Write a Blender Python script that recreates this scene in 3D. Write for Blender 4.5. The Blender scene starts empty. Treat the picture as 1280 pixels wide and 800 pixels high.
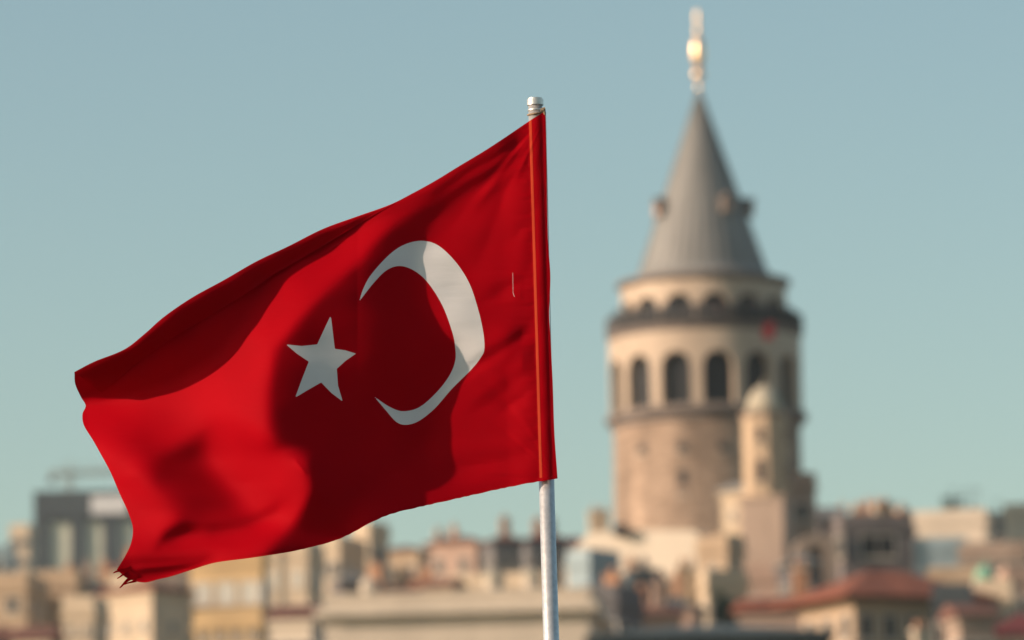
import bpy, bmesh, math, random
import numpy as np
from mathutils import Vector, Matrix, Euler
R = math.radians
rnd = random.Random(7)

# ------------------------------------------------------------------ camera
scene = bpy.context.scene
col = scene.collection
LENS, SENS = 200.0, 36.0
FPX = 1280 * LENS / SENS
cam_d = bpy.data.cameras.new("camera")
cam = bpy.data.objects.new("camera", cam_d)
col.objects.link(cam)
cam_d.lens = LENS; cam_d.sensor_width = SENS
cam_d.clip_start = 0.5; cam_d.clip_end = 20000
CAM = Vector((0, 0, 6.0))
CMAT = (Matrix.Rotation(R(90 + 8.1), 3, 'X') @ Matrix.Rotation(R(-1.05), 3, 'Z'))
cam.matrix_world = Matrix.Translation(CAM) @ CMAT.to_4x4()
cam_d.dof.use_dof = True
cam_d.dof.focus_distance = 17.85
cam_d.dof.aperture_fstop = 3.9
cam_d.dof.aperture_blades = 0
scene.camera = cam

def at(px, py, d):
    """world point on the line of sight through photo pixel, at ground distance d"""
    v = CMAT @ Vector(((px - 640) / FPX, -(py - 400) / FPX, -1))
    return CAM + v * (d / v.y)

# ------------------------------------------------------------------ world + sun
SUN_AZ, SUN_EL = 73.0, 19.0         # azimuth: degrees to the left of "towards the camera"
sx, sy = -math.sin(R(SUN_AZ)), -math.cos(R(SUN_AZ))
SUN = Vector((sx * math.cos(R(SUN_EL)), sy * math.cos(R(SUN_EL)), math.sin(R(SUN_EL))))
world = bpy.data.worlds.new("World"); scene.world = world
world.use_nodes = True
nt = world.node_tree; nt.nodes.clear()
sky = nt.nodes.new('ShaderNodeTexSky'); sky.sky_type = 'NISHITA'; sky.sun_disc = False
sky.sun_elevation = R(SUN_EL)
sky.sun_rotation = math.atan2(SUN.x, SUN.y)
sky.air_density = 1.0; sky.dust_density = 1.1; sky.ozone_density = 1.6
tint = nt.nodes.new('ShaderNodeMix'); tint.data_type = 'RGBA'; tint.blend_type = 'MULTIPLY'
tint.inputs[0].default_value = 1.0
tint.inputs[7].default_value = (1.0, 1.0, 0.84, 1)
bg = nt.nodes.new('ShaderNodeBackground'); bg.inputs[1].default_value = 0.122
wo = nt.nodes.new('ShaderNodeOutputWorld')
nt.links.new(sky.outputs[0], tint.inputs[6]); nt.links.new(tint.outputs[2], bg.inputs[0])
nt.links.new(bg.outputs[0], wo.inputs[0])
sl = bpy.data.lights.new("sun", 'SUN'); sl.energy = 5.0; sl.angle = R(0.55); sl.color = (1.0, 0.76, 0.60)
so = bpy.data.objects.new("sun", sl); col.objects.link(so)
so.rotation_euler = SUN.to_track_quat('Z', 'Y').to_euler()
scene.view_settings.view_transform = 'Standard'
scene.view_settings.look = 'None'
scene.view_settings.exposure = 0.3
scene.view_settings.gamma = 1.0

# ------------------------------------------------------------------ helpers
def tag(o, label=None, cat=None, group=None, kind=None):
    if label: o['label'] = label
    if cat: o['category'] = cat
    if group: o['group'] = group
    if kind: o['kind'] = kind
    return o

def empty(name, loc, rz=0.0):
    o = bpy.data.objects.new(name, None); col.objects.link(o)
    o.empty_display_size = 0.5
    o.location = loc; o.rotation_euler = (0, 0, rz)
    return o

class MB:
    def __init__(s): s.v = []; s.f = []; s.m = []
    def add(s, vs, fs, mi=0):
        n = len(s.v); s.v += [tuple(v) for v in vs]
        s.f += [tuple(i + n for i in f) for f in fs]; s.m += [mi] * len(fs)
    def box(s, x0, x1, y0, y1, z0, z1, mi=0):
        s.add([(x0,y0,z0),(x1,y0,z0),(x1,y1,z0),(x0,y1,z0),(x0,y0,z1),(x1,y0,z1),(x1,y1,z1),(x0,y1,z1)],
              [(0,3,2,1),(4,5,6,7),(0,1,5,4),(1,2,6,5),(2,3,7,6),(3,0,4,7)], mi)
    def lathe(s, prof, n=32, c=(0,0), mi=0, cap=True, a0=0.0):
        k = len(prof); vs = []
        for r, z in prof:
            for i in range(n):
                a = a0 + 2 * math.pi * i / n
                vs.append((c[0] + r * math.cos(a), c[1] + r * math.sin(a), z))
        fs = []
        for j in range(k - 1):
            for i in range(n):
                i2 = (i + 1) % n
                fs.append((j*n+i, j*n+i2, (j+1)*n+i2, (j+1)*n+i))
        if cap:
            fs.append(tuple(range(n))[::-1]); fs.append(tuple((k-1)*n + i for i in range(n)))
        s.add(vs, fs, mi)
    def tube(s, p, q, r, n=8, r2=None, mi=0):
        p = Vector(p); q = Vector(q); r2 = r if r2 is None else r2
        d = (q - p).normalized(); u = d.orthogonal().normalized(); w = d.cross(u)
        vs = []
        for c, rr in ((p, r), (q, r2)):
            for i in range(n):
                a = 2 * math.pi * i / n
                vs.append(c + (u * math.cos(a) + w * math.sin(a)) * rr)
        fs = [(i, (i+1) % n, n + (i+1) % n, n + i) for i in range(n)]
        fs += [tuple(range(n))[::-1], tuple(range(n, 2*n))]
        s.add(vs, fs, mi)
    def build(s, name, mat, parent=None, loc=None, rz=None, smooth=False):
        me = bpy.data.meshes.new(name); me.from_pydata(s.v, [], s.f)
        mats = mat if isinstance(mat, (list, tuple)) else [mat]
        for m in mats: me.materials.append(m)
        if len(mats) > 1: me.polygons.foreach_set('material_index', s.m)
        if smooth:
            me.polygons.foreach_set('use_smooth', [True] * len(s.f))
        me.update()
        o = bpy.data.objects.new(name, me); col.objects.link(o)
        if parent: o.parent = parent
        if loc is not None: o.location = loc
        if rz is not None: o.rotation_euler = (0, 0, rz)
        return o

# ------------------------------------------------------------------ materials
def mat_rough(name, c, var=0.25, scale=0.5, rough=0.85, c2=None, bump=0.3, fine=6.0, streak=False, metal=0.0, brick=None):
    m = bpy.data.materials.new(name); m.use_nodes = True
    t = m.node_tree; b = t.nodes['Principled BSDF']
    b.inputs['Roughness'].default_value = rough
    b.inputs['Metallic'].default_value = metal
    tc = t.nodes.new('ShaderNodeTexCoord')
    mp = t.nodes.new('ShaderNodeMapping')
    if streak: mp.inputs['Scale'].default_value = (1, 1, 0.22)
    t.links.new(tc.outputs['Object'], mp.inputs[0])
    n1 = t.nodes.new('ShaderNodeTexNoise'); n1.inputs['Scale'].default_value = scale; n1.inputs['Detail'].default_value = 6
    n2 = t.nodes.new('ShaderNodeTexNoise'); n2.inputs['Scale'].default_value = fine; n2.inputs['Detail'].default_value = 4
    t.links.new(mp.outputs[0], n1.inputs[0]); t.links.new(tc.outputs['Object'], n2.inputs[0])
    r = t.nodes.new('ShaderNodeValToRGB')
    c = tuple(c)
    lo = tuple(x * (1 - var) for x in c); hi = c2 if c2 else tuple(min(1, x * (1 + var * 0.7)) for x in c)
    r.color_ramp.elements[0].position = 0.3; r.color_ramp.elements[0].color = (*lo, 1)
    r.color_ramp.elements[1].position = 0.7; r.color_ramp.elements[1].color = (*hi, 1)
    t.links.new(n1.outputs[0], r.inputs[0])
    mx = t.nodes.new('ShaderNodeMix'); mx.data_type = 'RGBA'; mx.blend_type = 'MULTIPLY'; mx.inputs[0].default_value = 0.5
    r2 = t.nodes.new('ShaderNodeValToRGB')
    r2.color_ramp.elements[0].position = 0.3; r2.color_ramp.elements[0].color = (.6, .6, .6, 1)
    r2.color_ramp.elements[1].position = 0.65; r2.color_ramp.elements[1].color = (1, 1, 1, 1)
    t.links.new(n2.outputs[0], r2.inputs[0])
    t.links.new(r.outputs[0], mx.inputs[6]); t.links.new(r2.outputs[0], mx.inputs[7])
    out = mx.outputs[2]
    hgt = n2.outputs[0]
    if brick:
        # courses that run round a drum: angle * radius, height
        sp = t.nodes.new('ShaderNodeSeparateXYZ'); t.links.new(tc.outputs['Object'], sp.inputs[0])
        an = t.nodes.new('ShaderNodeMath'); an.operation = 'ARCTAN2'
        t.links.new(sp.outputs[0], an.inputs[0]); t.links.new(sp.outputs[1], an.inputs[1])
        ml = t.nodes.new('ShaderNodeMath'); ml.operation = 'MULTIPLY'; ml.inputs[1].default_value = 8.2
        t.links.new(an.outputs[0], ml.inputs[0])
        cb = t.nodes.new('ShaderNodeCombineXYZ')
        t.links.new(ml.outputs[0], cb.inputs[0]); t.links.new(sp.outputs[2], cb.inputs[1])
        br = t.nodes.new('ShaderNodeTexBrick'); br.inputs['Scale'].default_value = 1.0
        br.inputs['Brick Width'].default_value = brick[0]; br.inputs['Row Height'].default_value = brick[1]
        br.inputs['Mortar Size'].default_value = 0.03
        br.inputs['Color1'].default_value = (.62, .60, .58, 1); br.inputs['Color2'].default_value = (1, 1, 1, 1)
        br.inputs['Mortar'].default_value = (.5, .5, .5, 1)
        t.links.new(cb.outputs[0], br.inputs[0])
        m3 = t.nodes.new('ShaderNodeMix'); m3.data_type = 'RGBA'; m3.blend_type = 'MULTIPLY'; m3.inputs[0].default_value = 0.8
        t.links.new(out, m3.inputs[6]); t.links.new(br.outputs[0], m3.inputs[7]); out = m3.outputs[2]
    t.links.new(out, b.inputs['Base Color'])
    bp = t.nodes.new('ShaderNodeBump'); bp.inputs['Strength'].default_value = bump; bp.inputs['Distance'].default_value = 0.05
    t.links.new(hgt, bp.inputs['Height']); t.links.new(bp.outputs[0], b.inputs['Normal'])
    return m

def mat_tile(name, c, rough=0.8):
    m = mat_rough(name, c, 0.35, 0.7, rough)
    t = m.node_tree; b = t.nodes['Principled BSDF']
    tc = t.nodes.new('ShaderNodeTexCoord')
    w = t.nodes.new('ShaderNodeTexWave'); w.bands_direction = 'X'; w.inputs['Scale'].default_value = 1.4
    w.inputs['Distortion'].default_value = 0.4
    t.links.new(tc.outputs['Object'], w.inputs[0])
    bp = t.nodes.new('ShaderNodeBump'); bp.inputs['Strength'].default_value = 0.6; bp.inputs['Distance'].default_value = 0.08
    t.links.new(w.outputs[1], bp.inputs['Height']); t.links.new(bp.outputs[0], b.inputs['Normal'])
    return m

def mat_simple(name, c, rough=0.5, metal=0.0, spec=0.5):
    m = bpy.data.materials.new(name); m.use_nodes = True
    t = m.node_tree; b = t.nodes['Principled BSDF']
    b.inputs['Roughness'].default_value = rough; b.inputs['Metallic'].default_value = metal
    b.inputs['Specular IOR Level'].default_value = spec
    tc = t.nodes.new('ShaderNodeTexCoord')
    n = t.nodes.new('ShaderNodeTexNoise'); n.inputs['Scale'].default_value = 5; n.inputs['Detail'].default_value = 5
    t.links.new(tc.outputs['Object'], n.inputs[0])
    r = t.nodes.new('ShaderNodeValToRGB')
    r.color_ramp.elements[0].position = .3; r.color_ramp.elements[1].position = .7
    r.color_ramp.elements[0].color = (*[x * .82 for x in c], 1); r.color_ramp.elements[1].color = (*c, 1)
    t.links.new(n.outputs[0], r.inputs[0]); t.links.new(r.outputs[0], b.inputs['Base Color'])
    return m

M = {}
M['stone']   = mat_rough('tower_stone', (.43, .31, .225), .42, .32, .9, fine=3.0, streak=True, brick=(1.3, .55))
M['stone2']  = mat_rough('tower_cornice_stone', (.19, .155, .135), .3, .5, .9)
M['drum']    = mat_rough('plastered_drum', (.52, .41, .31), .2, .35, .85, streak=True)
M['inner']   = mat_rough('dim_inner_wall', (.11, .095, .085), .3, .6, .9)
M['lead']    = mat_rough('lead_roof', (.24, .235, .22), .22, .35, .6, streak=True)
M['gold']    = mat_simple('gilded_metal', (.95, .68, .42), .42, 1.0)
M['glass']   = mat_simple('dark_glass', (.018, .02, .024), .45, 0, .15)
M['pale_glass'] = mat_simple('curtained_glass', (.62, .60, .52), .3)
M['iron']    = mat_simple('dark_iron', (.025, .025, .028), .6, .2)
M['frame']   = mat_simple('painted_frame', (.55, .5, .43), .5)
M['tan']     = mat_rough('tan_render', (.50, .37, .25), .22, .3, .9, streak=True)
M['ochre']   = mat_rough('ochre_render', (.60, .42, .22), .16, .3, .9, streak=True)
M['cream']   = mat_rough('cream_render', (.62, .50, .36), .16, .3, .9, streak=True)
M['pink']    = mat_rough('pinkish_render', (.50, .34, .26), .2, .3, .9, streak=True)
M['white']   = mat_rough('white_render', (.70, .61, .49), .12, .25, .9, streak=True)
M['grey']    = mat_rough('grey_render', (.14, .135, .14), .25, .3, .9, streak=True)
M['basestone']=mat_rough('weathered_base_stone', (.40, .30, .235), .25, .4, .9, streak=True)
M['greybrown']=mat_rough('grey_brown_render', (.19, .165, .16), .25, .4, .9, streak=True)
M['bluegrey']= mat_rough('blue_grey_cladding', (.30, .39, .42), .2, .3, .7)
M['darkgrey']= mat_rough('dark_cladding', (.05, .066, .076), .25, .3, .7)
M['limestone']=mat_rough('pale_limestone', (.62, .53, .42), .15, .4, .85, streak=True)
M['palebrown']=mat_rough('brown_stone', (.36, .27, .21), .25, .4, .9, streak=True)
M['tile']    = mat_tile('red_roof_tiles', (.26, .08, .04))
M['oldtile'] = mat_tile('weathered_roof_tiles', (.19, .085, .06))
M['darkred'] = mat_tile('dark_red_roof', (.16, .03, .03))
M['greenroof']=mat_rough('grey_green_metal_roof', (.07, .095, .10), .2, .3, .6)
M['flatroof']= mat_rough('flat_roof_felt', (.22, .2, .18), .3, .4, .95)
M['verdigris']=mat_rough('verdigris_copper', (.20, .42, .29), .2, 1.2, .6)
M['dome']    = mat_rough('pale_mossy_stone', (.46, .41, .31), .2, .8, .85)
M['orange']  = mat_rough('orange_brick', (.50, .26, .15), .3, .6, .9)
M['leaf']    = mat_rough('leaves', (.05, .075, .035), .4, 2.0, .7)
M['bark']    = mat_rough('bark', (.12, .09, .06), .3, 2.0, .95)
M['ground']  = mat_rough('hill_ground', (.16, .15, .12), .3, .02, .95)
M['water']   = mat_rough('sea_water', (.03, .06, .07), .2, .05, .08, bump=.6, fine=.8)
M['quay']    = mat_rough('quay_paving', (.3, .29, .27), .2, .3, .9)

# ------------------------------------------------------------------ ground, water
def sm(t): t = max(0, min(1, t)); return t * t * (3 - 2 * t)
def ground(x, y):
    if y < 235: return -3.0
    h = 1.2 + 33.8 * sm((y - 250) / 250) + 27 * sm((y - 500) / 650)
    return h + 0.8 * math.sin(x * .03) * sm((y - 270) / 100)
mb = MB()
xs = [i * 50 - 1100 for i in range(45)]; ys = [-120, 60, 200, 234, 236, 250] + [265 + i * 15 for i in range(20)] + [580 + i * 60 for i in range(19)]
vs = [(x, y, ground(x, y)) for y in ys for x in xs]
n = len(xs)
mb.add(vs, [(j*n+i, j*n+i+1, (j+1)*n+i+1, (j+1)*n+i) for j in range(len(ys)-1) for i in range(n-1)])
tag(mb.build('ground', M['ground'], smooth=True), kind='structure')
mb = MB(); mb.add([(-1100,-120,0),(1100,-120,0),(1100,236,0),(-1100,236,0)], [(0,1,2,3)])
tag(mb.build('water', M['water']), kind='structure')
mb = MB(); mb.box(-1100, 1100, 235, 250, -2, 1.25)
tag(mb.build('quay', M['quay']), kind='structure')

# ------------------------------------------------------------------ the air
def haze(density):
    mb = MB(); mb.box(-1180, 1180, -160, 1750, -4.5, 150)
    m = bpy.data.materials.new('haze'); m.use_nodes = True
    t = m.node_tree; t.nodes.clear()
    v = t.nodes.new('ShaderNodeVolumePrincipled')
    v.inputs['Color'].default_value = (.78, .88, .92, 1)
    v.inputs['Density'].default_value = density
    v.inputs['Anisotropy'].default_value = 0.2
    o = t.nodes.new('ShaderNodeOutputMaterial'); t.links.new(v.outputs[0], o.inputs['Volume'])
    tag(mb.build('haze', m), kind='stuff')
haze(0.00010)

# ------------------------------------------------------------------ windows (shared meshes)
_wc = {}
def window(parent, x, y, z, rz, w, h, pane='glass', frame='frame', arched=False, sill=True, name='window'):
    """window on a wall whose outside points to local -Y after turning by rz"""
    key = (round(w, 2), round(h, 2), pane, frame, arched, sill)
    if key not in _wc:
        t = 0.12 if w > .9 else .09
        f = MB(); p = MB()
        if arched:
            n = 8; rr = w / 2
            pts = [(-rr, 0)] + [(-rr * math.cos(math.pi * i / n), h - rr + rr * math.sin(math.pi * i / n)) for i in range(n + 1)] + [(rr, 0)]
            q = [(x_ * (1 - 2 * t / w), max(t, z_ - (t if z_ > t else 0))) for x_, z_ in pts]
            k = len(pts)
            for i in range(k):
                j = (i + 1) % k
                f.add([(pts[i][0], -.07, pts[i][1]), (pts[j][0], -.07, pts[j][1]), (q[j][0], -.07, q[j][1]), (q[i][0], -.07, q[i][1]),
                       (pts[i][0], .05, pts[i][1]), (pts[j][0], .05, pts[j][1]), (q[j][0], .05, q[j][1]), (q[i][0], .05, q[i][1])],
                      [(0,1,2,3),(0,4,5,1),(3,2,6,7)])
            p.add([(a, -.02, b) for a, b in q], [tuple(range(k))])
        else:
            f.box(-w/2, -w/2+t, -.07, .05, 0, h); f.box(w/2-t, w/2, -.07, .05, 0, h)
            f.box(-w/2+t, w/2-t, -.07, .05, 0, t); f.box(-w/2+t, w/2-t, -.07, .05, h-t, h)
            f.box(-.03, .03, -.06, .05, t, h-t)
            p.add([(-w/2+t,-.02,t),(w/2-t,-.02,t),(w/2-t,-.02,h-t),(-w/2+t,-.02,h-t)], [(0,1,2,3)])
        fo = f.build(name, M[frame]); po = p.build('pane', M[pane]); so_ = None
        if sill:
            s_ = MB(); s_.box(-w/2-.12, w/2+.12, -.18, .02, -.12, -.003); so_ = s_.build('sill', M['limestone'])
        _wc[key] = (fo.data, po.data, so_.data if so_ else None)
        for o in (fo, po, so_):
            if o: bpy.data.objects.remove(o)
    fd, pd, sd = _wc[key]
    o = bpy.data.objects.new(name, fd); col.objects.link(o); o.parent = parent
    o.location = (x, y, z); o.rotation_euler = (0, 0, rz)
    p = bpy.data.objects.new('pane', pd); col.objects.link(p); p.parent = o
    if sd: s = bpy.data.objects.new('sill', sd); col.objects.link(s); s.parent = o
    return o

# ------------------------------------------------------------------ houses
def house(name, label, x0, x1, ytop, d, rot=0, depth=9, wall='tan', roof='flat', rh=2.2, roofm='oldtile', cols=None,
          scols=2, win=(1.1, 1.6), fh=3.1, pane='glass', drop=1.4, cat='building', group='houses packed on the hillside',
          chim=0, ant=0, rows=None, eave=.35, frame='frame', windows=True, top_off=0, arched=False, cornice=True):
    a = at(x0, ytop, d); b = at(x1, ytop, d)
    tot = b.x - a.x; th = R(rot)
    w = max(2.0, (tot - depth * abs(math.sin(th))) / math.cos(th))
    cx = (a.x + b.x) / 2; zt = (a.z + b.z) / 2
    cy = d + (depth * math.cos(th) + w * abs(math.sin(th))) / 2
    zb = ground(cx, cy) - 0.8
    e = empty(name, (cx, cy, zb), th); tag(e, label, cat, group)
    H = zt - zb - (rh if roof in ('hip', 'gable') else 0) - top_off
    hw, hd = w / 2, depth / 2
    m = MB(); m.box(-hw, hw, -hd, hd, 0, H); m.build('wall', M[wall], e)
    if cornice:
        m = MB(); m.box(-hw-.18, hw+.18, -hd-.18, hd+.18, H-.45, H-.12); m.build('cornice', M[wall], e)
    m = MB()
    if roof == 'flat':
        t = .22; g = .9
        m.box(-hw-.05, hw+.05, -hd-.05, -hd+t, H+.002, H+g); m.box(-hw-.05, hw+.05, hd-t, hd+.05, H+.002, H+g)
        m.box(-hw-.05, -hw+t, -hd+t, hd-t, H+.002, H+g); m.box(hw-t, hw+.05, -hd+t, hd-t, H+.002, H+g)
        m.build('parapet', M[wall], e)
        m = MB(); m.box(-hw+t, hw-t, -hd+t, hd-t, H+.003, H+.1)
        rf = m.build('roof', M['flatroof'], e); rz_ = H + .1
    else:
        ev = eave; X, Y = hw + ev, hd + ev; z0 = H + .01
        if roof == 'hip':
            ins = min(X, Y) * .98
            if X >= Y: r1, r2 = (-X+ins, 0), (X-ins, 0)
            else: r1, r2 = (0, -Y+ins), (0, Y-ins)
            vs = [(-X,-Y,z0),(X,-Y,z0),(X,Y,z0),(-X,Y,z0),(-X,-Y,z0+.15),(X,-Y,z0+.15),(X,Y,z0+.15),(-X,Y,z0+.15),(r1[0],r1[1],H+rh),(r2[0],r2[1],H+rh)]
            fs = [(0,3,2,1),(0,1,5,4),(1,2,6,5),(2,3,7,6),(3,0,4,7)]
            fs += [(4,5,9,8),(5,6,9),(6,7,8,9),(7,4,8)] if X >= Y else [(4,5,8),(5,6,9,8),(6,7,9),(7,4,8,9)]
        else:
            vs = [(-X,-Y,z0),(X,-Y,z0),(X,Y,z0),(-X,Y,z0),(-X,-Y,z0+.15),(X,-Y,z0+.15),(X,Y,z0+.15),(-X,Y,z0+.15),(-X,0,H+rh),(X,0,H+rh)]
            fs = [(0,3,2,1),(0,1,5,4),(2,3,7,6),(4,5,9,8),(6,7,8,9),(1,2,6,9,5),(3,0,4,8,7)]
        m.add(vs, fs); rf = m.build('roof', M[roofm], e); rz_ = H + rh * .45
    r_ = random.Random(hash((x0, x1)) & 0xffff)
    for k in range(chim):
        x_ = -hw*.75 + (k + .5) * 1.5 * hw / chim + r_.uniform(-.3, .3); y_ = r_.uniform(-.5, .3) * hd
        m = MB(); hh = r_.uniform(1.2, 2.2); ww = r_.uniform(.3, .5)
        m.box(x_-ww, x_+ww, y_-ww*.8, y_+ww*.8, rz_-.3, rz_+hh); m.box(x_-ww-.08, x_+ww+.08, y_-ww*.8-.08, y_+ww*.8+.08, rz_+hh+.002, rz_+hh+.15)
        m.tube((x_, y_, rz_+hh+.15), (x_, y_, rz_+hh+.6), .16)
        m.build('chimney', M['orange' if k % 2 == 0 else wall], rf)
    for k in range(ant):
        x_ = r_.uniform(-.8, .8) * hw; y_ = r_.uniform(-.6, .6) * hd; hh = r_.uniform(1.8, 3.2)
        m = MB(); m.tube((x_, y_, rz_-.3), (x_, y_, rz_+hh), .035, 6)
        m.tube((x_-.6, y_, rz_+hh*.92), (x_+.6, y_, rz_+hh*.92), .02, 5)
        for q in range(5): m.tube((x_-.5+q*.25, y_-.3, rz_+hh*.92), (x_-.5+q*.25, y_+.3, rz_+hh*.92), .012, 4)
        m.build('antenna', M['iron'], rf)
    if windows:
        nr = rows if rows is not None else max(1, min(7, int(math.ceil((812 - ytop) * d / FPX / fh))))
        nc = cols if cols is not None else max(1, int(w / 2.3))
        for rr in range(nr):
            z = H - drop - win[1] - rr * fh
            if z < .5: break
            for c in range(nc):
                window(e, -hw + (c + .5) * w / nc, -hd - .001, z, 0, win[0], win[1], pane, frame, arched)
            if rot > 3:      # left end wall can be seen
                for c in range(scols): window(e, -hw - .001, -hd + (c + .5) * depth / scols, z, -math.pi/2, win[0], win[1], pane, frame, arched)
            if rot < -3:
                for c in range(scols): window(e, hw + .001, -hd + (c + .5) * depth / scols, z, math.pi/2, win[0], win[1], pane, frame, arched)
    return e, hw, hd, H

# ------------------------------------------------------------------ the great round tower
def arc_shell(mb, ro, ri, z0, z1, nb, off, half, zs, zt, arch=True, seg=16):
    """drum wall with nb round-arched openings"""
    dth = 2 * math.pi / nb
    def pt(r, a, z): return (r * math.sin(a), -r * math.cos(a), z)
    def prism(a, b, za0, zb0, za1, zb1, sideA, sideB):
        v = [pt(ro,a,za0),pt(ro,b,zb0),pt(ro,b,zb1),pt(ro,a,za1),pt(ri,a,za0),pt(ri,b,zb0),pt(ri,b,zb1),pt(ri,a,za1)]
        f = [(0,1,2,3),(5,4,7,6),(3,2,6,7),(0,4,5,1)]
        if sideA: f.append((0,3,7,4))
        if sideB: f.append((1,5,6,2))
        mb.add(v, f)
    for k in range(nb):
        c = off + k * dth
        npier = 6; ps = c + half; pe = c + dth - half
        for i in range(npier):
            a = ps + (pe - ps) * i / npier; b = ps + (pe - ps) * (i + 1) / npier
            prism(a, b, z0, z0, z1, z1, i == 0, i == npier - 1)
        w = half * ro
        for i in range(seg):
            t0 = -1 + 2 * i / seg; t1 = -1 + 2 * (i + 1) / seg
            a = c + t0 * half; b = c + t1 * half
            prism(a, b, z0, z0, zs, zs, False, False)
            if arch:
                h0 = zt - w + w * math.sqrt(max(0, 1 - t0*t0)); h1 = zt - w + w * math.sqrt(max(0, 1 - t1*t1))
            else: h0 = h1 = zt
            prism(a, b, h0, h1, z1, z1, False, False)

def tower():
    D = 500.0; AX = 885
    P = D / FPX
    base = at(AX, 600, D); gz = ground(base.x, D) - .5
    T = empty('round_stone_tower', (base.x, D, gz))
    tag(T, 'massive round medieval stone tower with arcaded gallery and grey cone roof', 'tower')
    zz = lambda y: at(880, y, D).z - gz
    r = lambda px: px * P / math.cos(R(8))
    NB = 14; off = R(5.8); dth = 2 * math.pi / NB
    # shaft
    m = MB(); zr = zz(526)
    m.lathe([(r(124), 0), (r(121), zz(760)), (r(118), zz(660)), (r(116.5), zz(560)), (r(116.5), zr)], 96)
    m.build('shaft', M['stone'], T, smooth=False)
    for (px, py, w, h) in ((802, 558, .8, .9), (850, 556, .8, .9), (900, 556, .8, .9), (850, 600, .85, 2.3), (903, 640, .8, 1.8)):
        a = math.asin((px - AX) / 116.5); sh = 116 * math.cos(a) * .14
        window(T, r(117) * math.sin(a), -r(117) * math.cos(a), zz(py + sh) - h / 2, a, w, h, 'glass', 'stone2', name='shaft_window')
    # ring below arcade
    m = MB(); m.lathe([(r(116), zr-.9), (r(120), zr-.6), (r(120), zr-.3), (r(126), zr-.1), (r(126), zr+.35), (r(121), zr+.5)], 96)
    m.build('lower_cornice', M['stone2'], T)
    # arcade storey
    z0 = zr + .5; z1 = zz(427)
    m = MB(); arc_shell(m, r(120), r(106), z0, z1, NB, off, R(9.4), zr + .55, zz(453)); m.build('arcade_wall', M['drum'], T)
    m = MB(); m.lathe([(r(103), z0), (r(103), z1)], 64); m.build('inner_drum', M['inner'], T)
    for k in range(NB):
        a = off + k * dth
        window(T, r(106.5) * math.sin(a), -r(106.5) * math.cos(a), zr + .64, a, 2 * R(9.2) * r(106), zz(453) - zr - .66, 'glass', 'iron', arched=True, sill=False, name='arched_window')
    # gallery slab with corbels
    m = MB(); m.lathe([(r(119), z1+.003), (r(121), z1+.25), (r(123), z1+.5), (r(124), zz(418)), (r(95), zz(418))], 96)
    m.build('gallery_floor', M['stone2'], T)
    zg = zz(418)
    m = MB()
    for k in range(150):
        a = 2 * math.pi * k / 150
        m.tube((r(121.5)*math.cos(a), r(121.5)*math.sin(a), zg), (r(121.5)*math.cos(a), r(121.5)*math.sin(a), zg+1.3), .12, 5)
    for zr2, rr_ in ((.12, .05), (.6, .03), (1.3, .08)):
        m.lathe([(r(121.5)-rr_, zg+zr2-rr_), (r(121.5)+rr_, zg+zr2-rr_), (r(121.5)+rr_, zg+zr2+rr_), (r(121.5)-rr_, zg+zr2+rr_), (r(121.5)-rr_, zg+zr2-rr_)], 84, cap=False)
    m.build('railing', M['iron'], T)
    # upper drum with doors on the gallery
    z2 = zz(363)
    m = MB(); arc_shell(m, r(103), r(92), zg+.003, z2, NB, off, R(10), zg+.1, zg+2.75); m.build('upper_drum', M['drum'], T)
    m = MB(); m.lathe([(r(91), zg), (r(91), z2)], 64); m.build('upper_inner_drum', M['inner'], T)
    for k in range(NB):
        a = off + k * dth
        window(T, r(93) * math.sin(a), -r(93) * math.cos(a), zg + .12, a, 2 * R(9.6) * r(92), 2.6, 'glass', 'iron', arched=True, sill=False, name='gallery_door')
    m = MB(); m.lathe([(r(102), z2+.003), (r(106), z2+.25), (r(109), z2+.35), (r(109), z2+.62), (r(92), z2+.7)], 96)
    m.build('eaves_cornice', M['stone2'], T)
    # cone roof
    za = zz(112); zc = z2 + .7
    m = MB(); m.lathe([(r(93), zc), (r(84.5), zc+.5), (r(79.5), zz(340)), (r(1.2), za)], 72)
    # standing seams of the lead sheets
    for k in range(36):
        a = 2 * math.pi * k / 36
        m.tube((r(80)*math.cos(a), r(80)*math.sin(a), zz(340)), (r(1.2)*math.cos(a), r(1.2)*math.sin(a), za), .05, 4)
    rf = m.build('cone_roof', M['lead'], T)
    zd = zz(270)
    rd = r(79.5) * (112 - 270) / (112 - 340) - .25
    for a in (R(-64), R(30), R(80), R(165), R(240)):
        m = MB(); w = .5
        m.box(-w, w, -.9, 1.0, 0, 1.1)
        m.add([(-w-.12,-1.05,1.103),(w+.12,-1.05,1.103),(w+.12,1.2,1.103),(-w-.12,1.2,1.103),(0,-1.05,1.75),(0,1.2,1.75)], [(0,1,4),(1,2,5,4),(2,3,5),(3,0,4,5),(0,3,2,1)])
        do = m.build('dormer', M['stone2'], rf, (rd * math.sin(a), -rd * math.cos(a), zd - .3), a)
        p = MB(); p.box(-.36, .36, -.96, -.905, .15, .95); p.v = [(x * 1, y, z) for x, y, z in p.v]
        po = p.build('dormer_shutter', M['pink'], rf, (rd * math.sin(a), -rd * math.cos(a), zd - .3), a)
    # gilded finial
    m = MB(); zf = za - .3
    m.lathe([(.20, zf), (.2, zf+.7), (.10, zf+.9), (.10, zf+1.1)], 16)
    def ball(zc_, rr, hh):
        m.lathe([(max(.02, rr * math.sin(math.pi * i / 12)), zc_ - hh * math.cos(math.pi * i / 12)) for i in range(13)], 20)
    ball(zz(93), .55, .55); ball(zz(65), .60, 1.5); ball(zz(38), .24, .6); ball(zz(22), .2, .8)
    m.tube((0, 0, zf+1), (0, 0, zz(14)), .14, 8, .07)
    m.build('finial', M['gold'], T, smooth=True)
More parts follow.
